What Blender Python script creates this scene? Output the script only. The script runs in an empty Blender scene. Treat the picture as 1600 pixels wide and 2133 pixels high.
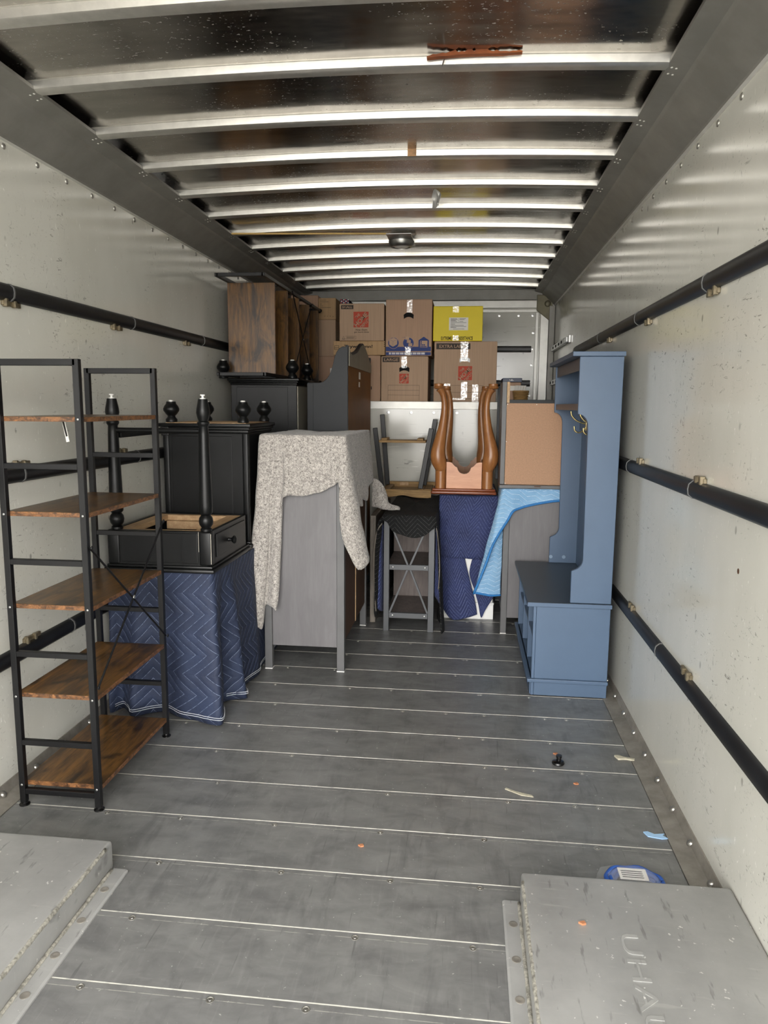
import bpy, bmesh, math, random
from mathutils import Vector, Matrix, noise
from math import pi, sin, cos, radians as rad
S = bpy.context.scene
C = S.collection
RND = random.Random(7)

# ------------------------------------------------------------ camera, world, light
CAMZ = 1.466
cam = bpy.data.objects.new('camera', bpy.data.cameras.new('camera')); C.objects.link(cam)
cam.data.sensor_fit = 'HORIZONTAL'; cam.data.sensor_width = 36
cam.data.lens = 1522.74 / 1600 * 36
cam.data.clip_start = 0.02
_r = Vector((0.99365102, 0.11221827, 0.00804431)); _d = Vector((0.02401325, -0.14168797, -0.98962007)); _f = Vector((-0.10991367, 0.98353016, -0.14348312))
cam.matrix_world = Matrix(((_r.x, -_d.x, -_f.x, 0), (_r.y, -_d.y, -_f.y, 0), (_r.z, -_d.z, -_f.z, CAMZ), (0, 0, 0, 1)))
S.camera = cam
S.view_settings.view_transform = 'Standard'; S.view_settings.look = 'None'
S.view_settings.gamma = 1; S.view_settings.use_curve_mapping = False
S.view_settings.exposure = 0.0
W = bpy.data.worlds.new('sky'); S.world = W; W.use_nodes = True
W.node_tree.nodes['Background'].inputs[0].default_value = (1.0, 0.985, 0.96, 1)
W.node_tree.nodes['Background'].inputs[1].default_value = 9.6
sun = bpy.data.objects.new('hazy_sun', bpy.data.lights.new('hazy_sun', 'SUN')); C.objects.link(sun)
sun.data.energy = 2.4; sun.data.angle = rad(50); sun.data.color = (1, 0.97, 0.92)
sun.rotation_euler = (rad(90 - 7), 0, rad(2))      # low bright sky straight in at the open rear door

# ------------------------------------------------------------ dimensions
XL, XR, HW, ZC, INS = -1.698, 0.792, 2.415, 2.532, 0.192
Y0, Y1, YA = -0.15, 7.17, 6.0           # door, attic back wall, attic front panel
DECK = 1.505

# ------------------------------------------------------------ materials
def newmat(name):
    m = bpy.data.materials.new(name); m.use_nodes = True
    nt = m.node_tree
    return m, nt, nt.nodes['Principled BSDF']
def nd(nt, typ, **kw):
    n = nt.nodes.new(typ)
    for k, v in kw.items():
        if k.startswith('i_'): n.inputs[int(k[2:]) if k[2:].isdigit() else k[2:]].default_value = v
        else: setattr(n, k, v)
    return n
def lk(nt, a, b): nt.links.new(a, b)
def rgb(h, s=1.0):
    h = h.lstrip('#'); o = []
    for i in (0, 2, 4):
        c = int(h[i:i+2], 16) / 255
        o.append((c / 12.92 if c <= 0.04045 else ((c + 0.055) / 1.055) ** 2.4) * s)
    return (*o, 1)
def mixc(nt, fac, a, b, mode='MIX'):
    n = nd(nt, 'ShaderNodeMix', data_type='RGBA', blend_type=mode)
    for s, v in ((0, fac), (6, a), (7, b)):
        if hasattr(v, 'is_linked') or hasattr(v, 'links'): lk(nt, v, n.inputs[s])
        else: n.inputs[s].default_value = v
    return n.outputs[2]
def mth(nt, op, a, b=None, c=None):
    n = nd(nt, 'ShaderNodeMath', operation=op)
    for i, v in enumerate((a, b, c)):
        if v is None: continue
        if hasattr(v, 'links'): lk(nt, v, n.inputs[i])
        else: n.inputs[i].default_value = v
    return n.outputs[0]
def coord(nt, scale=(1, 1, 1), kind='Object', rot=(0, 0, 0)):
    t = nd(nt, 'ShaderNodeTexCoord'); mp = nd(nt, 'ShaderNodeMapping')
    mp.inputs['Scale'].default_value = scale; mp.inputs['Rotation'].default_value = rot
    lk(nt, t.outputs[kind], mp.inputs[0]); return mp.outputs[0]
def nz(nt, vec, scale, detail=4, rough=0.6, dist=0):
    n = nd(nt, 'ShaderNodeTexNoise'); lk(nt, vec, n.inputs['Vector'])
    n.inputs['Scale'].default_value = scale; n.inputs['Detail'].default_value = detail
    n.inputs['Roughness'].default_value = rough; n.inputs['Distortion'].default_value = dist
    return n.outputs[0]
def step(nt, v, a, b, lo=0.0, hi=1.0):
    n = nd(nt, 'ShaderNodeMapRange'); lk(nt, v, n.inputs[0])
    for i, x in enumerate((a, b, lo, hi)): n.inputs[i + 1].default_value = x
    return n.outputs[0]
def bump(nt, p, h, strength=0.2, dist=0.002):
    b = nd(nt, 'ShaderNodeBump'); b.inputs['Strength'].default_value = strength; b.inputs['Distance'].default_value = dist
    lk(nt, h, b.inputs['Height']); lk(nt, b.outputs[0], p.inputs['Normal'])
def plain(name, col, rough=0.5, metal=0.0, spec=0.5, var=0.0, vs=8.0, bmp=0.0):
    m, nt, p = newmat(name)
    c = rgb(col) if isinstance(col, str) else col
    p.inputs['Roughness'].default_value = rough; p.inputs['Metallic'].default_value = metal
    p.inputs['Specular IOR Level'].default_value = spec
    v = coord(nt)
    n = nz(nt, v, vs, 5)
    lo = tuple(x * (1 - var) for x in c[:3]) + (1,); hi = tuple(min(1, x * (1 + var)) for x in c[:3]) + (1,)
    lk(nt, mixc(nt, step(nt, n, .35, .65), lo, hi), p.inputs['Base Color'])
    if bmp: bump(nt, p, nz(nt, v, vs * 12, 4), bmp, 0.001)
    return m
def wood(name, dark, light, blotch, grain=(30, 2, 30), rough=0.4, bsc=4.0, bamt=0.7, contrast=1.0):
    m, nt, p = newmat(name)
    g = nz(nt, coord(nt, grain), 1.6, 8, .65, .6)
    fine = nz(nt, coord(nt, tuple(x * 5 for x in grain)), 1.5, 4, .6)
    b = nz(nt, coord(nt, tuple(max(1, x ** .35) for x in grain)), bsc, 3, .6, 1.0)
    col = mixc(nt, step(nt, g, .5 - .18 / contrast, .5 + .18 / contrast), rgb(dark), rgb(light))
    col = mixc(nt, mth(nt, 'MULTIPLY', step(nt, fine, .45, .62), .35), col, rgb(dark))
    col = mixc(nt, mth(nt, 'MULTIPLY', step(nt, b, .48, .64), bamt), col, rgb(blotch))
    lk(nt, col, p.inputs['Base Color']); p.inputs['Roughness'].default_value = rough
    bump(nt, p, g, .12, .001)
    return m
def wall_mat():
    m, nt, p = newmat('white_wall_panel')
    base = mixc(nt, step(nt, nz(nt, coord(nt, (1, 1, .5)), 1.6, 4), .35, .7), rgb('d3d2ca'), rgb('c5c4bb'))
    mask = step(nt, nz(nt, coord(nt), 2.6, 3), .45, .58)
    sc = step(nt, nz(nt, coord(nt, (1, 26, 9)), 2.4, 4, .65, 1.6), .635, .68)
    sc2 = step(nt, nz(nt, coord(nt, (1, 12, 40), rot=(.5, 0, 0)), 2.2, 3, .6, 1.0), .64, .69)
    dots = nd(nt, 'ShaderNodeTexVoronoi'); lk(nt, coord(nt, (1, 1, .6)), dots.inputs['Vector']); dots.inputs['Scale'].default_value = 14
    dt = step(nt, dots.outputs['Distance'], .08, .13, 1, 0)
    dt = mth(nt, 'MULTIPLY', dt, step(nt, nz(nt, coord(nt), 7, 2), .54, .64))
    allm = mth(nt, 'MAXIMUM', mth(nt, 'MULTIPLY', mth(nt, 'MAXIMUM', sc, sc2), mask), mth(nt, 'MULTIPLY', dt, .9))
    col = mixc(nt, mth(nt, 'MULTIPLY', allm, .6), base, rgb('4a463f'))
    wh = step(nt, nz(nt, coord(nt, (1, 40, 14), rot=(-.3, 0, 0)), 2.6, 3, .6, .8), .67, .71)
    col = mixc(nt, mth(nt, 'MULTIPLY', wh, .6), col, rgb('f2f1ea'))
    lk(nt, col, p.inputs['Base Color'])
    p.inputs['Roughness'].default_value = .13; p.inputs['Specular IOR Level'].default_value = .5
    bump(nt, p, nz(nt, coord(nt, (1, 60, 20)), 3, 3), .05, .002)
    return m
def floor_mat():
    m, nt, p = newmat('worn_floor_aluminium')
    t = nd(nt, 'ShaderNodeTexCoord'); sx = nd(nt, 'ShaderNodeSeparateXYZ'); lk(nt, t.outputs['Object'], sx.inputs[0])
    y = sx.outputs[1]
    oi = nd(nt, 'ShaderNodeObjectInfo')
    off = nd(nt, 'ShaderNodeVectorMath', operation='ADD'); lk(nt, t.outputs['Object'], off.inputs[0])
    cb = nd(nt, 'ShaderNodeCombineXYZ'); lk(nt, mth(nt, 'MULTIPLY', oi.outputs['Random'], 50), cb.inputs[1]); lk(nt, cb.outputs[0], off.inputs[1])
    def n_(sc, s, d=4, rot=0):
        mp = nd(nt, 'ShaderNodeMapping'); mp.inputs['Scale'].default_value = sc; mp.inputs['Rotation'].default_value = (0, 0, rot)
        lk(nt, off.outputs[0], mp.inputs[0]); return nz(nt, mp.outputs[0], s, d, .6, .5)
    col = mixc(nt, step(nt, n_((1.5, 3, 1), 4, 8), .3, .7), rgb('727272'), rgb('8e8e8d'))
    col = mixc(nt, mth(nt, 'MULTIPLY', step(nt, n_((26, 3, 1), 2, 4, .15), .56, .72), .22), col, rgb('a0a09e'))
    col = mixc(nt, mth(nt, 'MULTIPLY', step(nt, n_((3, 30, 1), 2, 3, .3), .64, .74), .35), col, rgb('9c9c9a'))
    col = mixc(nt, mth(nt, 'MULTIPLY', step(nt, n_((9, 9, 1), 9, 2), .71, .74), .7), col, rgb('c9c8c2'))
    col = mixc(nt, mth(nt, 'MULTIPLY', step(nt, n_((5, 2, 1), 2, 5), .54, .7), .42), col, rgb('555556'))
    col = mixc(nt, mth(nt, 'MULTIPLY', step(nt, n_((30, 1.5, 1), 2.5, 3, -.1), .66, .72), .4), col, rgb('4a4a4b'))
    e1 = mth(nt, 'MULTIPLY', mth(nt, 'LESS_THAN', y, .0030), step(nt, n_((5, 1, 1), 4, 3), .3, .5, .35, 1))
    e2 = mth(nt, 'MULTIPLY', mth(nt, 'COMPARE', y, .236, .0011), step(nt, n_((6, 1, 1), 5, 2), .4, .55))
    e3 = mth(nt, 'GREATER_THAN', y, .2535)
    col = mixc(nt, mth(nt, 'MULTIPLY', mth(nt, 'MAXIMUM', mth(nt, 'MAXIMUM', mth(nt, 'MULTIPLY', e1, .9), mth(nt, 'MULTIPLY', e2, .75)), mth(nt, 'MULTIPLY', e3, .15)), .85), col, rgb('c8c6bc'))
    lk(nt, col, p.inputs['Base Color'])
    p.inputs['Metallic'].default_value = .35
    lk(nt, step(nt, n_((3, 5, 1), 4, 4), .3, .7, .28, .5), p.inputs['Roughness'])
    bump(nt, p, n_((20, 4, 1), 4, 4), .12, .001)
    return m
def well_mat():
    m, nt, p = newmat('scuffed_wheel_well_aluminium')
    col = mixc(nt, step(nt, nz(nt, coord(nt), 5, 6), .3, .7), rgb('999997'), rgb('b0b0ae'))
    col = mixc(nt, mth(nt, 'MULTIPLY', step(nt, nz(nt, coord(nt, (3, 20, 3), rot=(0, 0, .4)), 3, 3), .62, .72), .4), col, rgb('bdbdb9'))
    col = mixc(nt, mth(nt, 'MULTIPLY', step(nt, nz(nt, coord(nt, (14, 3, 3), rot=(0, 0, -.2)), 3, 3), .62, .7), .45), col, rgb('55544f'))
    col = mixc(nt, step(nt, nz(nt, coord(nt), 55, 2), .70, .73), col, rgb('d8d8d4'))
    lk(nt, col, p.inputs['Base Color']); p.inputs['Metallic'].default_value = .3; p.inputs['Roughness'].default_value = .42
    bump(nt, p, nz(nt, coord(nt), 40, 5), .15, .001)
    return m
def roof_mat():
    m, nt, p = newmat('polished_roof_sheet')
    sp = step(nt, nz(nt, coord(nt, (1, 1.4, 1)), 70, 2), .655, .70)
    sp = mth(nt, 'MULTIPLY', sp, step(nt, nz(nt, coord(nt), 2.0, 2), .44, .56))
    col = mixc(nt, step(nt, nz(nt, coord(nt, (1, 4, 1)), 3, 4), .3, .7), rgb('a19c97'), rgb('b6b2ac'))
    col = mixc(nt, mth(nt, 'MULTIPLY', sp, .8), col, rgb('e8e6e0'))
    lk(nt, col, p.inputs['Base Color']); p.inputs['Metallic'].default_value = 1
    lk(nt, mth(nt, 'ADD', step(nt, nz(nt, coord(nt, (2, 8, 1)), 5, 4), .3, .7, .15, .21), mth(nt, 'MULTIPLY', sp, .5)), p.inputs['Roughness'])
    bump(nt, p, nz(nt, coord(nt, (.9, 3.5, 1)), 2.2, 2), .3, .006)
    return m
def quilt(name, base, dark, thread, P=.17, A=.11, St=.045, rough=.75, thr=.07, sheen=.05, split=None):
    m, nt, p = newmat(name)
    t = nd(nt, 'ShaderNodeUVMap'); sx = nd(nt, 'ShaderNodeSeparateXYZ'); lk(nt, t.outputs[0], sx.inputs[0])
    u, v = sx.outputs[0], sx.outputs[1]
    if split:            # past the fold the blanket hangs turned a quarter round
        g = mth(nt, 'GREATER_THAN', u, split); h_ = mth(nt, 'SUBTRACT', 1, g)
        u, v = (mth(nt, 'ADD', mth(nt, 'MULTIPLY', u, h_), mth(nt, 'MULTIPLY', v, g)), mth(nt, 'ADD', mth(nt, 'MULTIPLY', v, h_), mth(nt, 'MULTIPLY', u, g)))
    zig = mth(nt, 'MULTIPLY', mth(nt, 'PINGPONG', u, P / 2), A / (P / 2))
    q = mth(nt, 'FRACT', mth(nt, 'DIVIDE', mth(nt, 'ADD', v, zig), St))
    line = mth(nt, 'LESS_THAN', q, thr)
    col = mixc(nt, step(nt, nz(nt, coord(nt), 7, 5), .3, .7), rgb(dark), rgb(base))
    col = mixc(nt, mth(nt, 'MULTIPLY', step(nt, nz(nt, coord(nt), 45, 3), .5, .7), .25), col, rgb(dark))
    stitch = mth(nt, 'MULTIPLY', line, step(nt, nz(nt, t.outputs[0], 90, 1), .38, .5, .25, .9))
    lk(nt, mixc(nt, stitch, col, rgb(thread)), p.inputs['Base Color'])
    p.inputs['Roughness'].default_value = rough; p.inputs['Sheen Weight'].default_value = sheen
    h = mth(nt, 'ADD', mth(nt, 'MULTIPLY', mth(nt, 'SINE', mth(nt, 'MULTIPLY', q, pi)), 1.0), mth(nt, 'MULTIPLY', nz(nt, t.outputs[0], 60, 3), .9))
    bump(nt, p, h, .45, .006)
    return m
def felt_mat():
    m, nt, p = newmat('speckled_grey_felt')
    a = nz(nt, coord(nt, (1, 1, 1)), 85, 5, .75, 1.0); b = nz(nt, coord(nt, (1.6, 1, .7)), 125, 3, .7, 2); c = nz(nt, coord(nt), 260, 2, .6, 1)
    col = mixc(nt, step(nt, a, .36, .62), rgb('6d6865'), rgb('c6c0b9'))
    col = mixc(nt, step(nt, b, .585, .625), col, rgb('231f1e'))
    col = mixc(nt, mth(nt, 'MULTIPLY', step(nt, c, .62, .68), .8), col, rgb('d9d4cd'))
    lk(nt, col, p.inputs['Base Color']); p.inputs['Roughness'].default_value = .95; p.inputs['Sheen Weight'].default_value = .25
    bump(nt, p, a, .4, .003)
    return m
def card_mat(name, a='b99b80', b='ab8f76'):
    m, nt, p = newmat(name)
    col = mixc(nt, step(nt, nz(nt, coord(nt, (40, 1, 1)), 3, 3), .3, .7), rgb(a), rgb(b))
    lk(nt, col, p.inputs['Base Color']); p.inputs['Roughness'].default_value = .7
    bump(nt, p, nz(nt, coord(nt, (120, 1, 1)), 2, 1), .06, .001)
    return m
def tape_mat():
    m, nt, p = newmat('clear_packing_tape')
    gl = nd(nt, 'ShaderNodeBsdfGlossy'); gl.inputs['Roughness'].default_value = .2
    tr = nd(nt, 'ShaderNodeBsdfTransparent'); mx = nd(nt, 'ShaderNodeMixShader')
    n = nz(nt, coord(nt, (1, 1, 1)), 55, 4)
    b = nd(nt, 'ShaderNodeBump'); b.inputs['Strength'].default_value = .7; b.inputs['Distance'].default_value = .004
    lk(nt, n, b.inputs['Height']); lk(nt, b.outputs[0], gl.inputs['Normal'])
    lk(nt, step(nt, n, .46, .62, .05, .30), mx.inputs[0]); lk(nt, tr.outputs[0], mx.inputs[1]); lk(nt, gl.outputs[0], mx.inputs[2])
    lk(nt, mx.outputs[0], nt.nodes['Material Output'].inputs[0])
    return m
M = dict(
    wall=wall_mat(), floor=floor_mat(), well=well_mat(), roof=roof_mat(), felt=felt_mat(), tape=tape_mat(),
    bow=plain('bare_roof_bow_aluminium', 'd6d4cf', .3, .8, var=.08, vs=20),
    cove=plain('dull_cove_aluminium', '8b8984', .5, .35, var=.12, vs=5, bmp=.1),
    alum=plain('bright_aluminium_trim', 'd6d5cf', .4, .3, var=.06, vs=10, bmp=.1),
    kick=plain('dirty_kick_plate', '8d8880', .5, .3, var=.2, vs=14, bmp=.15),
    bead=plain('rough_weld_bead', 'a9a69c', .5, .4, var=.45, vs=90, bmp=.4),
    rivet=plain('steel_rivet', 'b5b3ad', .3, .85, var=.1),
    rail=plain('black_rubber_rail', '141518', .42, 0, var=.3, vs=10, bmp=.1),
    band=plain('grey_rail_band', '6d6d6d', .5, .3),
    brass=plain('zinc_yellow_clip', '7d735f', .4, .7, var=.3, vs=60),
    steel=plain('satin_steel', 'a8a8a6', .3, .9, var=.15, vs=15),
    bracket=plain('khaki_corner_bracket', '6f6a55', .5, .3, var=.15),
    blackmetal=plain('black_powder_coat', '0d0d0f', .4, 0, spec=.4, var=.1),
    blackpaint=plain('worn_black_furniture_paint', '0c0d0e', .36, 0, spec=.28, var=.18, vs=5, bmp=.06),
    chip=plain('chipped_paint_primer', 'b9b3a6', .6),
    pale=plain('pale_drawer_back', '8d897c', .6, var=.08, vs=4),
    pine=wood('raw_pine', 'b08d68', 'd3b48c', 'a37d57', (25, 3, 25), .6, bamt=.3),
    crate=wood('aged_pine_crate', '8a6b3f', 'b8935a', '6e5330', (3, 25, 25), .6, bamt=.4),
    rustic=wood('rustic_brown_laminate', '2e2014', '835c2b', '17100b', (28, 2.2, 28), .3, 3.4, .85, .9),
    rusticedge=wood('rustic_board_edge', '3f2a1b', '94663f', '241710', (20, 20, 45), .4, 14, .8),
    graywash=wood('grey_stained_pine', '605e60', '6f6d6f', '595759', (18, 18, 1.3), .45, 3, .35, .7),
    graypaint=plain('grey_stained_post', '5b5b5c', .45, 0, var=.06, vs=10),
    brownback=plain('brown_hardboard', '4e3626', .6, 0, var=.08, vs=6),
    backpanel=plain('brown_bookcase_backing', '7a4a14', .6, 0, spec=.25, var=.12, vs=3),
    slate=plain('dark_slate_paint', '1b1e22', .5, 0, spec=.35, var=.14, vs=4, bmp=.05),
    khaki=plain('unpainted_grey_panel', '8f897b', .6, 0, var=.07, vs=5),
    hardboard=plain('tan_hardboard', 'b08a6d', .7, 0, var=.09, vs=120, bmp=.1),
    bluepaint=plain('slate_blue_paint', '4c6079', .42, 0, var=.04, vs=3, bmp=.02),
    bluetop=plain('slate_blue_bench_paint', '323d49', .35, 0, var=.05, vs=3),
    cap=plain('blue_plastic_screw_cap', '7d92a8', .4),
    brasshook=plain('polished_brass', 'd8c68e', .2, .9),
    oak=wood('honey_oak', '84522c', 'ab7646', '744526', (26, 26, 3), .32, 6, .3, .8),
    oakfront=wood('pinkish_oak_apron', 'b97a52', 'cf936a', 'ac6d47', (3, 26, 26), .35, 6, .3, .7),
    oaktop=wood('red_brown_oak_top', '6b341d', '8c4c2c', '5c2b18', (3, 26, 26), .25, 6, .3, .8),
    navy=quilt('navy_quilted_blanket', '27324c', '1d253b', '7c87a0', .19, .11, .052, thr=.04, sheen=0, split=.70),
    navy2=quilt('navy_quilted_blanket_far', '2e3968', '232c53', '7f8ab5', .12, .10, .03, thr=.09),
    black=quilt('black_quilted_blanket', '0b0c0d', '070808', '5c5c5c', .14, .08, .03, sheen=0, rough=.9),
    sky=quilt('light_blue_quilted_blanket', '94bcdd', '7ba8cf', 'c3daec', .10, .02, .03, thr=.10),
    bluebind=plain('blue_binding', '2f76b5', .7, var=.1, vs=60),
    thread=plain('white_hem_stitch', 'c9ccd3', .8),
    card=card_mat('cardboard'), card2=card_mat('yellowish_cardboard', 'ba986f', 'aa8962'), card3=card_mat('pinkish_cardboard', 'b8967c', 'ab8b73'),
    redink=plain('red_box_print', 'b9452f', .7), inkbrown=plain('dark_brown_box_print', '3c332c', .7), ink=plain('black_box_print', '1d1a18', .7),
    navyink=plain('navy_box_print', '2c3f7a', .7), creamink=plain('unprinted_cardboard_lettering', 'b99b82', .7), paleink=plain('white_box_print', 'e6e6ea', .7),
    dark=plain('dark_hole', '090808', .9), yellow=plain('yellow_carton', 'e6cf12', .55, 0, var=.02), paper=plain('white_paper_label', 'e9e6e0', .6),
    whitepaint=plain('white_painted_cabinet', 'e4e4e2', .45, var=.03), greyoak=wood('grey_oak_board', '5f5850', '8d8478', '4c463f', (30, 30, 2), .6, 4, .4),
    consolewood=wood('weathered_brown_panel', '5f5653', '7b706b', '514946', (30, 30, 2), .6, 4, .4), console=plain('grey_console_metal', '47494c', .4, .1, var=.05),
    gravel=plain('concrete_driveway', 'a5a29a', .9, var=.15, vs=3), splinter=wood('splintered_red_wood', '6b3318', 'a8602f', '4a2210', (4, 40, 40), .7, bamt=.5),
    wrap=plain('crumpled_clear_plastic', 'b9b8b4', .15, .2), yellowstrip=plain('yellow_pine_strip', 'c3a25f', .6, var=.15), dirtytape=plain('brown_tape_remnant', 'a5805c', .6, var=.3, vs=40),
    lens=plain('frosted_light_lens', 'cfcfcb', .25), bluescrap=plain('pale_blue_foam_scrap', '9fc3e6', .8), bluecord=plain('blue_cord', '2b59ad', .5), baggy=plain('cloudy_bag', '8f9190', .2),
    woodscrap=plain('pale_wood_scrap', 'b9b4a0', .8, var=.2, vs=60), orange=plain('orange_brick_chip', 'a8714f', .8), darkplastic=plain('glossy_black_plastic', '0c0c0d', .25),
    flagcloth=plain('red_and_navy_print', '2a2d49', .7), redcloth=plain('red_cloth', 'a43b40', .7), bluelid=plain('dark_blue_lid', '1d2a4a', .4), pad=plain('white_felt_foot', 'e8e6e2', .7),
)

# ------------------------------------------------------------ builders
def BM(): return bmesh.new()
def box(bm, x0, x1, y0, y1, z0, z1, mtx=None):
    vs = [bm.verts.new(Vector(p)) for p in ((x0, y0, z0), (x1, y0, z0), (x1, y1, z0), (x0, y1, z0), (x0, y0, z1), (x1, y0, z1), (x1, y1, z1), (x0, y1, z1))]
    for f in ((0, 3, 2, 1), (4, 5, 6, 7), (0, 1, 5, 4), (1, 2, 6, 5), (2, 3, 7, 6), (3, 0, 4, 7)): bm.faces.new([vs[i] for i in f])
    if mtx: 
        for v in vs: v.co = mtx @ v.co
    return vs
def bx(x0, x1, y0, y1, z0, z1, bev=.003, seg=2):
    bm = BM(); box(bm, x0, x1, y0, y1, z0, z1)
    if bev: bmesh.ops.bevel(bm, geom=bm.edges[:], offset=bev, segments=seg, affect='EDGES', profile=.5)
    return bm
def bar(p, q, w, t=None, bev=.001, up=(0, 0, 1)):
    p, q = Vector(p), Vector(q); d = q - p; L = d.length; t = t or w
    z = d.normalized(); u = Vector(up)
    if abs(z.dot(u)) > .98: u = Vector((1, 0, 0))
    x = u.cross(z).normalized(); y = z.cross(x)
    bm = bx(-w / 2, w / 2, -t / 2, t / 2, 0, L, bev, 1)
    m = Matrix((x, y, z)).transposed().to_4x4(); m.translation = p
    bm.transform(m); return bm
def join(*bms):
    a = BM()
    for b in bms:
        me = bpy.data.meshes.new('tmp'); b.to_mesh(me); b.free(); a.from_mesh(me); bpy.data.meshes.remove(me)
    return a
def sweep(pts, radii, seg=10, cap=True, flat=1.0):
    pts = [Vector(p) for p in pts]; bm = BM(); rings = []
    n = len(pts); ref = None
    for i, p in enumerate(pts):
        t = (pts[min(i + 1, n - 1)] - pts[max(i - 1, 0)]).normalized()
        if ref is None: ref = Vector((1, 0, 0)) if abs(t.x) < .9 else Vector((0, 1, 0))
        x = (ref - t * ref.dot(t)).normalized(); ref = x; y = t.cross(x)
        r = radii[i] if hasattr(radii, '__len__') else radii
        rings.append([bm.verts.new(p + (x * cos(a) + y * sin(a) * flat) * r) for a in [2 * pi * k / seg for k in range(seg)]])
    for a, b in zip(rings, rings[1:]):
        for k in range(seg): bm.faces.new((a[k], a[(k + 1) % seg], b[(k + 1) % seg], b[k]))
    if cap: bm.faces.new(rings[0][::-1]); bm.faces.new(rings[-1])
    return bm
def catmull(pts, n):
    pts = [Vector(p) for p in pts]; out = []
    for i in range(len(pts) - 1):
        a, b, c, d = pts[max(i - 1, 0)], pts[i], pts[i + 1], pts[min(i + 2, len(pts) - 1)]
        for k in range(n):
            t = k / n
            out.append(.5 * ((2 * b) + (c - a) * t + (2 * a - 5 * b + 4 * c - d) * t * t + (3 * b - a - 3 * c + d) * t ** 3))
    out.append(pts[-1]); return out
def lathe(prof, x, y, z, seg=20, sgn=1):
    bm = BM(); rings = []
    for r, h in prof: rings.append([bm.verts.new((x + r * cos(2 * pi * k / seg), y + r * sin(2 * pi * k / seg), z + sgn * h)) for k in range(seg)])
    for a, b in zip(rings, rings[1:]):
        for k in range(seg): bm.faces.new((a[k], a[(k + 1) % seg], b[(k + 1) % seg], b[k]))
    bm.faces.new(rings[0][::-1]); bm.faces.new(rings[-1])
    bmesh.ops.recalc_face_normals(bm, faces=bm.faces[:]); return bm
def prism(poly, axis, a, b, bev=0):
    """poly of 2D points extruded along an axis from a to b; 2D order is the two other axes in xyz order"""
    bm = BM()
    def P(u, v, w):
        return {'x': (w, u, v), 'y': (u, w, v), 'z': (u, v, w)}[axis]
    A = [bm.verts.new(P(u, v, a)) for u, v in poly]; B = [bm.verts.new(P(u, v, b)) for u, v in poly]
    n = len(poly)
    for i in range(n): bm.faces.new((A[i], A[(i + 1) % n], B[(i + 1) % n], B[i]))
    bm.faces.new(A[::-1]); bm.faces.new(B)
    bmesh.ops.recalc_face_normals(bm, faces=bm.faces[:])
    if bev: bmesh.ops.bevel(bm, geom=[e for e in bm.edges if e.calc_face_angle(0) > .6], offset=bev, segments=1, affect='EDGES')
    return bm
def obj(name, bm, mat, parent=None, smooth=None, local=False, kind=None, label=None):
    me = bpy.data.meshes.new(name)
    bmesh.ops.recalc_face_normals(bm, faces=bm.faces[:])
    if parent is not None and not local: bm.transform(ROOT[parent.name].inverted())
    bm.to_mesh(me); bm.free()
    if smooth is not None:
        me.polygons.foreach_set('use_smooth', [True] * len(me.polygons))
        if smooth < 170: me.set_sharp_from_angle(angle=rad(smooth))
    me.materials.append(M[mat])
    o = bpy.data.objects.new(name, me); C.objects.link(o)
    if parent is not None: o.parent = parent; ROOT[o.name] = ROOT[parent.name]
    else: ROOT[o.name] = Matrix()
    if kind: o['kind'] = kind
    if label: o['label'] = label
    return o
ROOT = {}
def tag(o, label, cat, group=None):
    o['label'] = label; o['category'] = cat
    if group: o['group'] = group
    return o
def thing(name, label, cat, loc, rot=(0, 0, 0), group=None):
    o = bpy.data.objects.new(name, None); C.objects.link(o)
    o.location = loc; o.rotation_euler = rot; o.empty_display_size = .1
    m = Matrix.LocRotScale(Vector(loc), __import__('mathutils').Euler(rot), None); ROOT[o.name] = m
    return tag(o, label, cat, group)
def dup(src, parent, off=(0, 0, 0)):
    o = src.copy(); C.objects.link(o); o.parent = parent; o.location = src.location + Vector(off); ROOT[o.name] = ROOT[parent.name]; return o
def sheet(grid, sub=4, thick=.006, ripple=0.0, rs=6.0, seed=0, closed_uv=None):
    """cloth from rows of control points (rows run down, columns along); smooth in both directions, with UVs in metres"""
    rows = [catmull(r, sub) for r in grid]
    cols = [catmull([r[j] for r in rows], sub) for j in range(len(rows[0]))]
    nc, nr = len(cols), len(cols[0])
    bm = BM(); uvl = bm.loops.layers.uv.new('UVMap')
    V = [[None] * nr for _ in range(nc)]; UV = {}
    for j in range(nc):
        for i in range(nr):
            p = cols[j][i].copy()
            if ripple:
                q = p * rs + Vector((seed, 0, seed)); p += Vector((noise.noise(q), noise.noise(q + Vector((9, 3, 1))), noise.noise(q + Vector((4, 7, 2))) * .6)) * ripple
            V[j][i] = bm.verts.new(p)
    for j in range(nc):
        for i in range(nr):
            u = sum((V[k + 1][nr // 2].co - V[k][nr // 2].co).length for k in range(j)) if i == 0 else UV[V[j][0]][0]
            v = 0 if i == 0 else UV[V[j][i - 1]][1] + (V[j][i].co - V[j][i - 1].co).length
            UV[V[j][i]] = (u, v)
    for j in range(nc - 1):
        for i in range(nr - 1):
            f = bm.faces.new((V[j][i], V[j + 1][i], V[j + 1][i + 1], V[j][i + 1]))
            for l in f.loops: l[uvl].uv = UV[l.vert]
    return bm, V
def cloth(name, bm, mat, parent=None, thick=.006, kind=None):
    o = obj(name, bm, mat, parent, smooth=180, kind=kind)
    md = o.modifiers.new('thickness', 'SOLIDIFY'); md.thickness = thick; md.offset = 0
    return o
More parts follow.
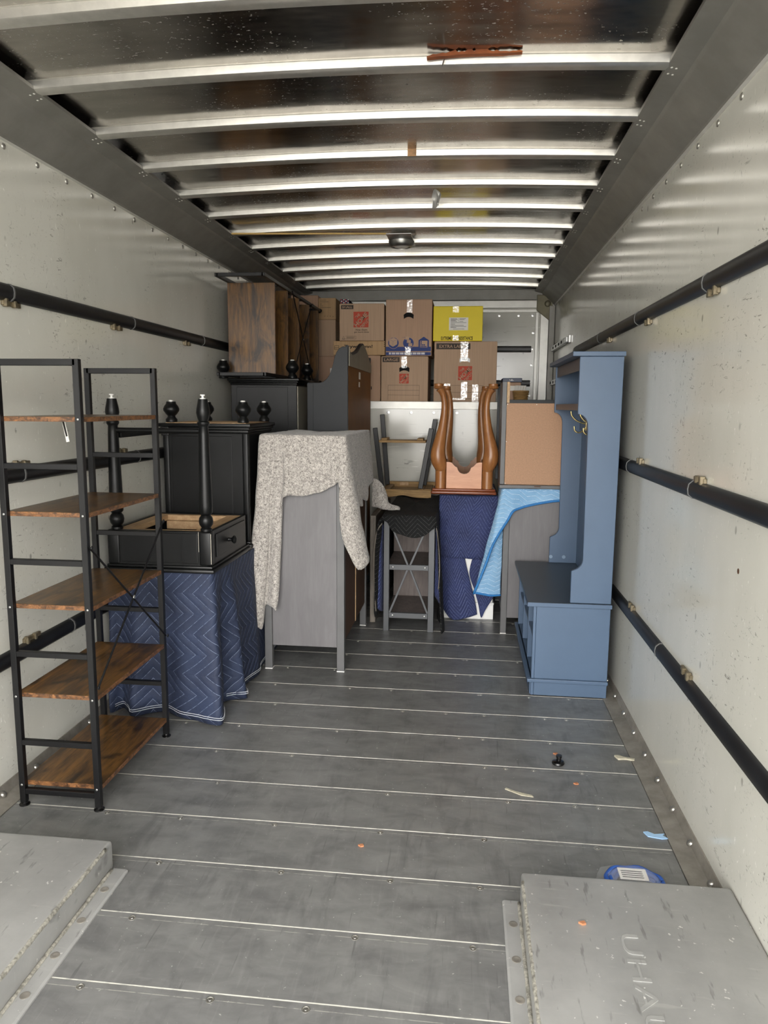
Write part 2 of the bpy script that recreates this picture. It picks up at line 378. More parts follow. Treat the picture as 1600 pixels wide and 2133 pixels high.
def text(name, s, mat, parent, center, w, h, normal='-y', bold=.0, ext=.0006, rotz=0.0):
    cu = bpy.data.curves.new(name, 'FONT'); cu.body = s; cu.size = 1; cu.offset = bold; cu.extrude = 0; cu.resolution_u = 3
    t = bpy.data.objects.new(name, cu); C.objects.link(t)
    dg = bpy.context.evaluated_depsgraph_get(); me = bpy.data.meshes.new_from_object(t.evaluated_get(dg))
    bpy.data.objects.remove(t); bpy.data.curves.remove(cu)
    bm = BM(); bm.from_mesh(me); bpy.data.meshes.remove(me)
    xs = [v.co.x for v in bm.verts]; ys = [v.co.y for v in bm.verts]
    cx, cy = (min(xs) + max(xs)) / 2, (min(ys) + max(ys)) / 2
    sx = w / (max(xs) - min(xs)); sy = h / (max(ys) - min(ys)) if h else sx
    for v in bm.verts: v.co = Vector(((v.co.x - cx) * sx, (v.co.y - cy) * sy, 0))
    r = bmesh.ops.extrude_face_region(bm, geom=bm.faces[:])
    for g in r['geom']:
        if isinstance(g, bmesh.types.BMVert): g.co.z += ext
    bm.transform(Matrix.Rotation(rotz, 4, 'Z'))
    if normal == '-y': bm.transform(Matrix.Rotation(pi / 2, 4, 'X'))
    bm.transform(Matrix.Translation(Vector(center)))
    return obj(name, bm, mat, parent)
def disc(cx, cz, r, y, t, seg=24, r2=0):
    if not r2: return prism([(cx + r * cos(2 * pi * k / seg), cz + r * sin(2 * pi * k / seg)) for k in range(seg)], 'y', y - t, y)
    bm = BM(); R = []
    for rr, yy in ((r, y - t), (r2, y - t), (r2, y), (r, y)): R.append([bm.verts.new((cx + rr * cos(2 * pi * k / seg), yy, cz + rr * sin(2 * pi * k / seg))) for k in range(seg)])
    for a in range(4):
        A, B = R[a], R[(a + 1) % 4]
        for k in range(seg): bm.faces.new((A[k], A[(k + 1) % seg], B[(k + 1) % seg], B[k]))
    return bm
def dome(x, y, z, r, ax, h=.5, seg=10):
    """flattened dome whose flat side faces away from direction ax"""
    bm = BM(); rings = []
    for k in range(4):
        a = k / 4 * pi / 2
        rings.append([bm.verts.new((r * cos(a) * cos(2 * pi * j / seg), r * cos(a) * sin(2 * pi * j / seg), r * h * sin(a))) for j in range(seg)])
    top = bm.verts.new((0, 0, r * h))
    for a, b in zip(rings, rings[1:]):
        for j in range(seg): bm.faces.new((a[j], a[(j + 1) % seg], b[(j + 1) % seg], b[j]))
    for j in range(seg): bm.faces.new((rings[-1][j], rings[-1][(j + 1) % seg], top))
    bm.faces.new(rings[0][::-1])
    q = Vector((0, 0, 1)).rotation_difference(Vector(ax)); m = q.to_matrix().to_4x4(); m.translation = (x, y, z); bm.transform(m); return bm
def struct(name, bm, mat, smooth=None):
    o = obj(name, bm, mat, None, smooth); o['kind'] = 'structure'; return o
def empty_struct(name):
    o = bpy.data.objects.new(name, None); C.objects.link(o); o['kind'] = 'structure'; ROOT[o.name] = Matrix(); return o

# ============================================================ the truck box
floor = struct('floor', bx(XL - .05, XR + .05, Y0, Y1, -.12, -.022, 0), 'kick')
PD = .25648
P0 = obj('plank', bx(XL + .072, XR - .072, .0006, PD - .0006, -.02, 0, .0022, 2), 'floor', floor)
P0.location.y = 1.5887 - 7 * PD
for k in range(1, 24): dup(P0, floor, (0, k * PD, 0)) if True else None
riv0 = None
def floor_rivet(x, y, r=.0125):
    global riv0
    if riv0 is None:
        riv0 = obj('rivet', join(lathe([(.0105, 0), (.0105, .0010), (.0085, .0014), (.0072, .0004), (.004, .0005), (.0036, .0014)], 0, 0, 0, 16)), 'rivet', floor); o = riv0
    else: o = dup(riv0, floor)
    o.location = (x, y, 0)
rr = random.Random(3)
for k in range(0, 17):
    yy = 1.5887 + (k - 0) * PD - .0205
    xs = [-1.25, -.95, -.62, -.28, .02, .1, .38, .58]
    for x in xs:
        xx = x + rr.uniform(-.09, .09)
        if yy < 2.05 and (xx < -.98 or xx > .1): continue
        if rr.random() < .82: floor_rivet(xx, yy)
# kick plates along both walls
for side, xw, s in (('left', XL, 1), ('right', XR, -1)):
    pr = [(xw, .0), (xw, .05), (xw + s * .004, .05), (xw + s * .012, .012), (xw + s * .045, .006), (xw + s * .072, .003), (xw + s * .072, .0)]
    kb = struct('baseboard_' + side, prism(pr, 'y', Y0, 5.98), 'kick', 40)
    r0 = None
    for k in range(18):
        y = 2.16 + k * .212
        if r0 is None:
            r0 = obj('rivet', dome(0, 0, 0, .013, (s * .8, 0, .6), .7), 'rivet', kb, 60); r0.location = (xw + s * .014, y, .022)
        else: o = dup(r0, kb); o.location = (xw + s * .014, y, .022)
# side walls
for side, xw, s in (('left', XL, -1), ('right', XR, 1)):
    w = struct('wall_' + side, bx(min(xw, xw + s * .04), max(xw, xw + s * .04), Y0, Y1 + .05, -.02, HW + .16, 0), 'wall')
    r0 = None
    for k in range(26):
        y = 2.008 + k * .2125 if s < 0 else 2.02 + k * .2105
        if y > 7: break
        if r0 is None: r0 = obj('rivet', dome(0, 0, 0, .0115, (-s, 0, 0), .55), 'rivet', w, 60); o = r0
        else: o = dup(r0, w)
        o.location = (xw, y, 2.389)
    zs = (1.868, 1.198, .512) if s < 0 else (1.880, 1.190, .512)
    for i, z in enumerate(zs):
        pr = [(xw, z - .030), (xw - s * .012, z - .030), (xw - s * .026, z - .018), (xw - s * .029, z), (xw - s * .026, z + .018), (xw - s * .012, z + .030), (xw, z + .030)]
        rl = obj('rub_rail', prism(pr, 'y', Y0, 5.62 if (s > 0 and i == 0) else 5.9), 'rail', w, 50)
        for y in (2.613, 3.61, 4.60) if i < 2 else (2.9, 3.9):
            pb = [(xw - s * 0, z - .031)] + [(a - s * .002, b * 1.0) for a, b in pr[1:6]] + [(xw, z + .031)]
            obj('band', prism([(a, z + (b - z) * 1.05) for a, b in pb], 'y', y - .004, y + .004), 'band', rl)
        for y in ((2.56, 3.43, 4.32) if s > 0 else (2.62, 3.45, 4.35)):
            zz = z + .038 if not (i == 0) else z - .040
            cl = join(bx(min(xw, xw - s * .012), max(xw, xw - s * .012), y - .055, y + .055, zz - .009, zz + .009, .002, 1),
                      bx(min(xw - s * .004, xw - s * .022), max(xw - s * .004, xw - s * .022), y - .05, y - .035, zz - .014, zz + .016, .002, 1),
                      bx(min(xw - s * .004, xw - s * .02), max(xw - s * .004, xw - s * .02), y + .005, y + .02, zz - .012, zz + .013, .002, 1))
            obj('tie_down_clip', cl, 'brass', rl)
    if s > 0:
        for z, ya in ((2.0, 6.15), (1.69, 6.25)):
            t = obj('tie_down_track', bx(xw - .032, xw, ya, 7.05, z - .022, z + .022, .004), 'steel', w)
            for k in range(4): obj('slot', bx(xw - .0335, xw - .03, ya + .12 + k * .2, ya + .2 + k * .2, z - .011, z + .011, 0), 'dark', t)
        obj('rust_spot', dome(XR, 2.176, 1.0, .009, (-1, 0, 0), .15, 7), 'brownback', w)
        obj('hasp', join(bx(xw - .018, xw, 5.98, 6.02, 1.97, 2.03, .003), bx(xw - .03, xw, 6.05, 6.065, 1.98, 2.02, .003)), 'steel', w)
# coves
for i, (xw, s) in enumerate(((XL, 1), (XR, -1))):
    pr = [(xw, HW), (xw + s * .012, HW - .004), (xw + s * .016, HW + .004), (xw + s * .055, HW + .030), (xw + s * .060, HW + .036), (xw + s * .095, HW + .072), (xw + s * .118, HW + .086),
          (xw + s * .122, HW + .090), (xw + s * .128, HW + .100), (xw + s * INS, ZC), (xw + s * INS, ZC + .012), (xw, ZC + .06)]
    cv = struct('trim_%d' % (i + 1), prism(pr, 'y', Y0, Y1), 'cove', 25)
    obj('wall_seam', prism([(xw, HW - .008), (xw + s * .005, HW - .008), (xw + s * .013, HW - .004), (xw + s * .003, HW)], 'y', Y0, Y1), 'alum', cv)
    r0 = None
    for k in range(13):
        for a in (-.022, .022):
            for b in (.164, .178):
                if r0 is None: r0 = obj('rivet', dome(0, 0, 0, .0045, (0, 0, -1), .5, 8), 'alum', cv); o = r0
                else: o = dup(r0, cv)
                o.location = (xw + s * b, 2.585 + k * .4308 + a, HW + .1 + (b - .128) / .064 * .017 - .0005)
# roof: crowned sheet and bows
def arch(x): 
    t = (x - (XL + XR) / 2) / ((XR - XL) / 2 - INS); return .024 * (1 - t * t)
NX = 16
xs = [XL + INS - .06 + (XR - XL - 2 * INS + .12) * k / NX for k in range(NX + 1)]
bm = BM()
NY = 190
vv = [[bm.verts.new((x, Y0 + (Y1 - Y0) * j / NY, ZC + .030 + arch(x) + .004 * cos(2 * pi * (Y0 + (Y1 - Y0) * j / NY - 2.62) / .4308) * 0)) for j in range(NY + 1)] for x in xs]
BOW0, BSP = 2.535, .4308
def roofz(x, y):
    d = ((y - BOW0 + .5 * BSP) % BSP) - .5 * BSP            # distance past a bow's front face
    sag = -.0015 * math.exp(-((d + .02) / .055) ** 2)
    return ZC + .030 + arch(x) + sag + .0025 * noise.noise(Vector((x * 2.2, y * 4, .3)))
for i, x in enumerate(xs):
    for v in vv[i]: v.co.z = roofz(x, v.co.y)
for i in range(NX):
    for j in range(NY): bm.faces.new((vv[i][j], vv[i][j + 1], vv[i + 1][j + 1], vv[i + 1][j]))
ceil = struct('ceiling', bm, 'roof', 180)
md = ceil.modifiers.new('thickness', 'SOLIDIFY'); md.thickness = .01; md.offset = 1
top = bx(XL - .05, XR + .05, Y0, Y1 + .05, ZC + .12, ZC + .16, 0)
obj('outer_skin', top, 'cove', ceil)
def bow_bm():
    prof = [(-.004, .030), (-.004, .026), (0, .025), (.004, .002), (.008, .0), (.030, -.001), (.056, .0), (.060, .006), (.060, .030)]
    bm = BM(); R = []
    X = [XL + INS - .03 + (XR - XL - 2 * INS + .06) * k / 20 for k in range(21)]
    for x in X: R.append([bm.verts.new((x, a, ZC + b + arch(x))) for a, b in prof])
    for A, B in zip(R, R[1:]):
        for k in range(len(prof) - 1): bm.faces.new((A[k], A[k + 1], B[k + 1], B[k]))
        bm.faces.new((A[-1], A[0], B[0], B[-1]))
    bm.faces.new(R[0]); bm.faces.new(R[-1][::-1]); return bm
b0 = obj('roof_bow', bow_bm(), 'bow', ceil, 30); b0.location.y = BOW0
for k in list(range(-6, 0)) + list(range(1, 11)): dup(b0, ceil, (0, k * BSP, 0))
# attic: front panel, deck, back wall
wa = struct('wall_front', bx(XL, XR, YA, YA + .03, 0, DECK - .058, .001, 1), 'wall')
obj('edge_trim', bx(XL, XR, YA - .008, YA + .04, DECK - .062, DECK, .003), 'alum', wa)
r0 = None
for k in range(13):
    x = XL + .12 + k * .187
    if r0 is None: r0 = obj('bolt', join(lathe([(.013, 0), (.013, .003), (.006, .004)], 0, 0, 0, 14)), 'steel', wa, 40); o = r0; r0.rotation_euler = (pi / 2, 0, 0)
    else: o = dup(r0, wa)
    o.location = (x, YA - .0005, DECK - .092)
obj('attic_deck', bx(XL, XR, YA + .041, Y1, DECK - .04, DECK, 0), 'kick', wa)
wb = struct('wall_back', bx(XL - .04, XR + .04, Y1, Y1 + .05, -.1, ZC + .16, 0), 'wall')
obj('header_trim', bx(XL + .15, XR - .15, Y1 - .02, Y1, 2.385, 2.455, .004), 'alum', wb)
obj('header_trim', bx(XL + .15, XR - .15, Y1 - .012, Y1, 2.345, 2.375, .004), 'alum', wb)
obj('top_rail', bx(XL + .12, XR - .12, Y1 - .03, Y1, 2.457, 2.56, .006), 'cove', wb)
obj('corner_trim', bx(.616, .645, Y1 - .015, Y1, DECK, 2.345, .003), 'alum', wb)
obj('corner_trim', bx(.660, .735, Y1 - .03, Y1, DECK, 2.345, .003), 'alum', wb)
obj('corner_post', bx(.737, .79, Y1 - .05, Y1, DECK, 2.40, .004), 'cove', wb)
br = obj('corner_bracket', prism([(.62, 2.36), (.62, 2.50), (.73, 2.50), (.765, 2.46), (.765, 2.27), (.735, 2.27)], 'y', Y1 - .045, Y1 - .03, .004), 'bracket', wb)
obj('bolt_head', dome(.72, Y1 - .045, 2.42, .03, (0, -1, 0), .4, 14), 'bracket', br, 60)
for z in (2.009, 1.69):
    obj('rub_rail', prism([(Y1, z - .03), (Y1 - .03, z - .018), (Y1 - .034, z), (Y1 - .03, z + .018), (Y1, z + .03)], 'x', -.4, .585), 'rail', wb, 50)
r0 = None
for x, z in ((-.1, 2.32), (.1, 2.32), (.28, 2.32), (.46, 2.32), (.59, 2.32), (.60, 2.16), (.597, 2.01), (.595, 1.86), (.59, 1.70), (.588, 1.57)):
    if r0 is None: r0 = obj('bolt', lathe([(.013, 0), (.013, .003), (.006, .004)], 0, 0, 0, 14), 'steel', wb, 40); r0.rotation_euler = (pi / 2, 0, 0); o = r0
    else: o = dup(r0, wb)
    o.location = (x, Y1 - .0005, z)
struct('trim_3', bx(-30, 30, -40, Y0 - .35, -1.0, -.9, 0), 'gravel').name = 'driveway'

# ============================================================ wheel wells
def wheel_well(label, x0, x1, s, edge):
    t = thing('wheel_well', label, 'wheel well', ((x0 + x1) / 2, 1.0, 0))
    b = bx(x0, x1, Y0, 2.035, 0.0005, .10, .012, 3)
    obj('cover', b, 'well', t, 40)
    fx0, fx1 = (edge, edge + .052) if s > 0 else (edge - .052, edge)
    fl = obj('flange', prism([(fx0, .0005), (fx0, .006), (fx0 + .006, .010), (fx1 - .006, .010), (fx1, .006), (fx1, .0005)], 'y', Y0, 2.022), 'well', t, 30)
    wd = BM()
    pts = [(edge + s * .004, Y0 + k * .02, .012) for k in range(109)]
    obj('weld_bead', sweep(pts, [.0055 + .003 * noise.noise(Vector((0, k * .9, 0))) for k in range(109)], 8), 'bead', t, 180)
    pts = [(edge - s * .004, Y0 + k * .02, .0925) for k in range(108)]
    obj('weld_bead', sweep(pts, [.0065 + .003 * noise.noise(Vector((3, k * .9, 0))) for k in range(108)], 8), 'bead', t, 180)
    r0 = None
    for k in range(7):
        y = 1.92 - k * .135
        b = lathe([(.0125, 0), (.0125, .0014), (.009, .002), (.006, .001)], (fx0 + fx1) / 2, y, .0098, 14)
        obj('bolt', b, 'kick', t, 40)
    return t
wheel_well('low grey metal wheel well cover along the left wall in the foreground', XL + .001, -1.083, 1, -1.083)
wr = wheel_well('low grey metal wheel well cover along the right wall, stamped with letters', .191, XR - .001, -1, .191)
text('lettering', 'UHAUL', 'well', wr, (.452, 1.60, .0995), .40, .046, 'z', .0, .0022, -pi / 2)

# ============================================================ bookshelves
def bookshelf(t, w, L, tops, bars, ztop, post=.022, loc=True):
    hw, hl = w / 2, L / 2
    P = dict(parent=t, local=True)
    for sy in (-1, 1):
        fr = obj('end_frame', join(*[bx(sx * hw - post / 2, sx * hw + post / 2, sy * hl - post / 2, sy * hl + post / 2, .012, ztop, .0015, 1) for sx in (-1, 1)],
                                  bx(-hw, hw, sy * hl - post / 2, sy * hl + post / 2, ztop - post, ztop, .0015, 1)), 'blackmetal', **P)
        for z in bars: obj('crossbar', bx(-hw + post / 2, hw - post / 2, sy * hl - post * .45, sy * hl + post * .45, z - .010, z + .010, .0015, 1), 'blackmetal', fr, local=True)
        for sx in (-1, 1):
            ft = obj('leveling_foot', lathe([(.019, 0), (.019, .004), (.013, .008), (.012, .014)], sx * hw, sy * hl, 0, 14), 'darkplastic', fr, 40, local=True)
            for z in tops: obj('bolt', dome(sx * hw, sy * (hl + post / 2), z - .008, .0045, (0, sy, 0), .5, 8), 'steel', fr, local=True)
    for z in tops:
        b = obj('shelf_board', bx(-hw - .008, hw + .008, -hl + post / 2 + .001, hl - post / 2 - .001, z - .017, z, .0012, 1), 'rustic', **P)
        obj('edge_banding', join(bx(-hw + .011, hw - .011, -hl + post / 2 - .0006, -hl + post / 2 + .0016, z - .0166, z - .0006, 0), bx(hw + .0072, hw + .0090, -hl + .013, hl - .013, z - .0166, z - .0006, 0),
                                bx(-hw - .0090, -hw - .0072, -hl + .013, hl - .013, z - .0166, z - .0006, 0)), 'rusticedge', b, local=True)
    return t
def xbrace(t, x, hl, z0, z1, r=.004):
    zc = (z0 + z1) / 2
    br = obj('cross_brace', join(sweep([(x, -hl, z1), (x, hl, z0)], r, 8), sweep([(x + .006, hl, z1), (x + .006, -hl, z0)], r, 8)), 'blackmetal', t, local=True)
    for y, z in ((-hl, z0), (-hl, z1), (hl, z0), (hl, z1), (0, zc)): obj('bolt', dome(x + .008, y, z, .008, (1, 0, 0), .5, 10), 'blackmetal' if y else 'steel', br, local=True)
t = thing('bookshelf', 'tall open bookshelf of black metal and brown boards standing on the floor at left', 'bookshelf', (-1.4445, 2.657, 0))
bookshelf(t, .289, .606, (1.421, 1.092, .760, .429, .090), (1.252, .916, .580, .246, .056), 1.613)
xbrace(t, .1445 + .014, .303, .466, .972)
# paper tag hanging under the top board
sh2 = thing('bookshelf', 'brown board bookshelf lying on its side on the far black dresser near the ceiling', 'bookshelf', (-1.452, 6.455, 1.973), (pi / 2, 0, 0))
bookshelf(sh2, .305, .62, (1.555, 1.205, .845, .485, .118), (1.375, 1.02, .66, .30, .085), 1.80)
xbrace(sh2, .1525 + .014, .31, .40, 1.10)

# ============================================================ black furniture on the left
FOOT = [(.030, 0), (.034, .004), (.034, .018), (.024, .030), (.022, .038), (.034, .050), (.046, .068), (.047, .080), (.040, .096), (.030, .108), (.028, .116), (.027, .122)]
def bun(t, x, y, z, s=1.0):
    f = obj('bun_foot', lathe([(r * s, h * s) for r, h in FOOT], x, y, z, 24), 'blackpaint', t, 40)
    obj('glide', lathe([(.014 * s, 0), (.014 * s, .006), (.010 * s, .008)], x, y, z + .122 * s, 14), 'pad', f, 40)
def molding(x0, x1, y0, y1, z, prof):
    """stack of outward steps: list of (offset, z0, z1)"""
    return join(*[bx(x0 - o, x1 + o, y0 - o, y1 + o, z + a, z + b, min(.006, (b - a) * .45), 2) for o, a, b in prof])
d1 = thing('dresser', 'black painted dresser standing upside down behind the nightstand, bun feet in the air', 'dresser', (-1.375, 3.98, .71))
X0, X1, A0, A1 = -1.605, -1.146, 3.757, 4.22
obj('body', bx(X0, X1, A0, A1, .72, 1.318, .004), 'blackpaint', d1)
obj('corner_post', bx(X1 - .03, X1 + .004, A0 - .004, A0 + .03, .74, 1.32, .008, 3), 'blackpaint', d1, 40); obj('corner_post', bx(X0 - .004, X0 + .03, A0 - .004, A0 + .03, .74, 1.32, .008, 3), 'blackpaint', d1, 40)
obj('side_panel', bx(X0 + .045, X1 - .085, A0 - .003, A0 + .01, .76, 1.30, .002), 'blackpaint', d1)
obj('top_slab', molding(X0, X1, A0, A1, .705, [(.016, 0, .02), (.008, .02, .035)]), 'blackpaint', d1, 40)
obj('base_molding', molding(X0, X1, A0, A1, 1.318, [(.006, 0, .016), (.014, .016, .030), (.022, .030, .050)]), 'blackpaint', d1, 40)
obj('bare_underside', bx(X0 + .01, X1 - .01, A0 + .01, A1 - .01, 1.366, 1.371, 0), 'pine', d1)
for x, y in ((X0 + .035, A0 + .03), (X1 - .03, A0 + .03), (X0 + .085, A1 - .03), (X1 - .03, A1 - .03)): bun(d1, x, y, 1.371, .9)
d2 = thing('dresser', 'black dresser upside down farther back, under the lying bookshelf', 'dresser', (-1.35, 5.0, .01))
X0, X1, A0, A1 = -1.578, -1.128, 4.82, 5.28
obj('body', bx(X0, X1, A0, A1, .02, 1.60, .004), 'blackpaint', d2)
obj('side_panel', bx(X0 + .04, X1 - .06, A0 - .003, A0 + .01, 1.0, 1.585, .002), 'blackpaint', d2)
obj('back_panel', bx(X1, X1 + .006, A0 + .012, A1 - .01, .5, 1.59, .001), 'pale', d2)
obj('top_slab', molding(X0, X1, A0, A1, .01, [(.01, 0, .03)]), 'blackpaint', d2)
obj('base_molding', molding(X0, X1, A0, A1, 1.598, [(.004, 0, .014), (.012, .014, .026), (.02, .026, .044)]), 'blackpaint', d2, 40)
for x, y in ((X0 - .055, A0 + .02), (X1 - .035, A0 + .03), (X1 - .03, A1 + .0)): bun(d2, x, y, 1.642, .95)
ns = thing('nightstand', 'black nightstand table turned upside down on the navy blanket, legs pointing up', 'nightstand', (-1.385, 3.43, .705))
X0, X1, A0, A1 = -1.632, -1.147, 3.16, 3.715
body = join(bx(X0, X0 + .02, A0, A1, .722, .893, .002), bx(X1 - .02, X1, A0, A1, .722, .893, .002), bx(X0, X1, A0, A0 + .02, .722, .893, .002), bx(X0, X1, A1 - .02, A1, .722, .893, .002))
obj('apron', body, 'blackpaint', ns)
obj('inner_frame', join(bx(X0 + .021, X1 - .021, A0 + .021, A0 + .06, .862, .890, .002), bx(X0 + .021, X1 - .021, A1 - .06, A1 - .021, .862, .890, .002),
                        bx(X0 + .021, X0 + .08, A0 + .06, A1 - .06, .862, .890, .002), bx(X1 - .09, X1 - .021, A0 + .06, A1 - .06, .862, .890, .002),
                        bx(X0 + .081, X1 - .091, A1 - .085, A1 - .061, .82, .862, .002)), 'pine', ns)
obj('underside_panel', bx(X0 + .021, X1 - .021, A0 + .021, A1 - .021, .735, .75, 0), 'pale', ns)
obj('drawer_runner', bx(X0 + .1, X1 - .12, A0 + .18, A0 + .2, .80, .83, .002), 'steel', ns)
obj('front_panel', bx(X0 + .06, X1 - .06, A0 - .003, A0 + .005, .745, .885, .002), 'blackpaint', ns)
obj('corner_block', bx(X0 - .004, X0 + .052, A0 - .005, A0 + .045, .735, .893, .006, 3), 'blackpaint', ns, 40); obj('corner_block', bx(X1 - .052, X1 + .005, A0 - .005, A0 + .045, .735, .893, .008, 3), 'blackpaint', ns, 40)
obj('worn_edge', join(bx(X1 + .0035, X1 + .0056, A0 - .0052, A0 - .003, .745, .885, 0), bx(X1 - .054, X1 - .0525, A0 - .0045, A0 - .003, .80, .893, 0)), 'chip', ns)
dw = obj('drawer', bx(X1 - .002, X1 + .007, A0 + .075, A1 - .045, .762, .872, .003), 'blackpaint', ns)
kn = lathe([(.010, 0), (.008, .008), (.009, .016), (.019, .024), (.021, .030), (.016, .037), (.006, .040)], 0, 0, 0, 18); kn.transform(Matrix.Translation((X1 + .007, A0 + .24, .817)) @ Matrix.Rotation(pi / 2, 4, 'Y'))
obj('knob', kn, 'blackpaint', dw, 40)
obj('table_top', molding(X0, X1, A0, A1, .702, [(.020, 0, .018), (.010, .018, .032)]), 'blackpaint', ns, 40)
LEG = [(.026, 0), (.026, .010), (.020, .016), (.030, .030), (.033, .046), (.030, .062), (.021, .074), (.027, .080), (.031, .086), (.031, .115), (.0305, .16), (.023, .44), (.021, .475), (.0235, .479), (.028, .486), (.028, .494), (.021, .500), (.027, .518), (.031, .536), (.029, .555), (.023, .585), (.021, .597)]
for x in (X0 + .03, X1 - .028):
    lg = obj('leg', lathe(LEG, x, A0 + .03, .893, 24), 'blackpaint', ns, 40)
    obj('glide', lathe([(.013, 0), (.013, .004), (.005, .005), (.005, .014), (.011, .015), (.011, .02)], x, A0 + .03, 1.490, 14), 'pad', lg, 40)
obj('stretcher', sweep([(X0 + .03, A0 + .03, 1.348), (X1 - .028, A0 + .03, 1.348)], .0125, 14), 'blackpaint', ns, 60)
sb = obj('side_bar', bar((X0 + .045, A0 + .055, 1.325), (-1.565, 3.68, 1.330), .022, .026, .004), 'blackpaint', ns)
obj('end_plate', bx(-1.585, -1.545, 3.678, 3.69, 1.305, 1.350, .003), 'blackmetal', sb)

# navy blanket over the things below
def skirt(per, ztop, topface=None, sub=3, ripple=.006, rs=7, seed=0):
    """per: list of (topxy, midoffset xy, bottom xy, zbottom)"""
    rows = [[], [], [], [], []]
    for (tx, ty), (bxx, by), zb in per:
        rows[0].append((tx, ty, ztop))
        for k, f in enumerate((.06, .35, .7, 1)):
            g = f ** 1.0
            rows[k + 1].append((tx + (bxx - tx) * g, ty + (by - ty) * g, ztop + (zb - ztop) * f))
    return rows
nb = [((-1.650, 3.60), (-1.655, 3.60), .03), ((-1.650, 3.30), (-1.662, 3.28), .03), ((-1.645, 3.17), (-1.652, 3.14), .012), ((-1.60, 3.168), (-1.615, 3.20), .012), ((-1.55, 3.168), (-1.565, 3.155), .012),
      ((-1.50, 3.168), (-1.525, 3.105), .014), ((-1.45, 3.168), (-1.455, 3.165), .012), ((-1.37, 3.168), (-1.385, 3.185), .012), ((-1.30, 3.168), (-1.30, 3.125), .012), ((-1.24, 3.168), (-1.21, 3.105), .010),
      ((-1.185, 3.168), (-1.140, 3.085), .008), ((-1.152, 3.18), (-1.088, 3.090), .008), ((-1.142, 3.22), (-1.118, 3.200), .010), ((-1.142, 3.28), (-1.175, 3.300), .012), ((-1.140, 3.33), (-1.135, 3.365), .012),
      ((-1.138, 3.39), (-1.065, 3.400), .010), ((-1.136, 3.46), (-1.125, 3.500), .012), ((-1.135, 3.55), (-1.120, 3.60), .012), ((-1.13, 3.68), (-1.095, 3.72), .012), ((-1.128, 3.80), (-1.116, 3.82), .012), ((-1.135, 4.1), (-1.118, 4.1), .012), ((-1.14, 4.45), (-1.13, 4.45), .012)]
rows = skirt(nb, .700)
bm, V = sheet(rows, 4, ripple=.007, rs=6)
navy1 = cloth('moving_blanket', bm, 'navy')
tag(navy1, 'navy quilted moving blanket draped to the floor under the upside-down nightstand', 'blanket')
obj('blanket_top', bx(-1.64, -1.16, 3.20, 4.46, .68, .699, .004), 'black', navy1)
hem = [v[-1] for v in V] if False else None
def hemline(per, z, dz=.012, off=.004):
    c = catmull([(b[0], b[1], zb + dz) for (_, b, zb) in per], 4); return c
for dz in (.026, .036): obj('hem_stitch', sweep([p + Vector((.007 if p.x > -1.16 else 0, -.007 if p.y < 3.3 else 0, 0)) for p in hemline(nb, 0, dz)][10:], .0014, 5), 'thread', navy1)

# ============================================================ grey dresser with felt pad
gd = thing('dresser', 'grey stained wooden dresser standing on the floor, grey felt pad draped over it', 'dresser', (-.865, 4.31, 0))
X0, X1, A0, A1 = -1.095, -.645, 3.845, 4.765
PW = .042
for x, y in ((X0, A0), (X1 - PW, A0), (X0, A1 - PW), (X1 - PW, A1 - PW)):
    l = obj('leg', bx(x, x + PW, y, y + PW, .004, 1.275, .003), 'graypaint', gd)
    obj('foot_pad', bx(x, x + PW, y, y + PW, 0, .0045, 0), 'pad', l)
obj('side_panel', bx(X0 + PW, X1 - PW, A0 + .012, A0 + .03, .135, 1.27, .003), 'graywash', gd)
obj('side_panel', bx(X0 + PW, X1 - PW, A1 - .03, A1 - .012, .135, 1.27, .003), 'graywash', gd)
for a, b in ((A0 + PW, A0 + .455), (A0 + .459, A1 - PW)): obj('back_panel', bx(X1 - .014, X1 - .008, a, b, .16, 1.27, .001), 'brownback', gd)
obj('seam_strip', bx(X1 - .009, X1 - .004, A0 + .451, A0 + .463, .16, 1.27, .001), 'pine', gd)
obj('drawer_front', bx(X0 + .004, X0 + .02, A0 + PW, A1 - PW, .16, 1.27, .003), 'graywash', gd)
obj('dresser_top', bx(X0 - .008, X1 + .008, A0 - .008, A1 + .008, 1.275, 1.303, .003), 'graypaint', gd)
obj('bottom_panel', bx(X0 + .02, X1 - .02, A0 + .03, A1 - .03, .16, .175, 0), 'graypaint', gd)
# felt: perimeter of the top, then hanging depth at each station
T = 1.306
E0, E1, F0, F1 = X0 - .012, X1 + .012, A0 - .013, A1 + .012
# (top point, outward dir at bottom, bottom z, slack)
fp = []
def st(x, y, ox, oy, zb, fold=0): fp.append(((x, y), (ox, oy), zb))
st(E0, 4.70, -.02, 0, .85); st(E0, 4.40, -.015, .0, .80); st(E0, 4.14, -.03, 0, .70); st(E0, 4.03, -.02, -.01, .55); st(E0, 3.955, -.035, -.03, .35); st(E0 + .0, 3.90, -.055, -.09, .295); st(E0, 3.86, -.068, -.130, .290)
st(E0 + .006, F0 + .005, -.048, -.115, .280); st(E0 + .030, F0, -.052, -.085, .272); st(E0 + .052, F0, -.052, -.070, .262); st(E0 + .070, F0, -.056, -.050, .255); st(E0 + .078, F0, -.050, -.010, .370); st(E0 + .10, F0, -.020, -.055, .375); st(E0 + .120, F0, -.022, -.045, .372)
st(E0 + .136, F0, -.025, -.010, .62); st(E0 + .145, F0, -.02, -.03, .93); st(E0 + .165, F0, -.01, -.055, .985)
for k, (dx, z) in enumerate(((.20, .985), (.25, .988), (.30, .998), (.34, 1.010), (.38, 1.030), (.41, 1.045), (.435, 1.060))): st(E0 + dx, F0, 0, -.012 - .02 * (k % 2), z)
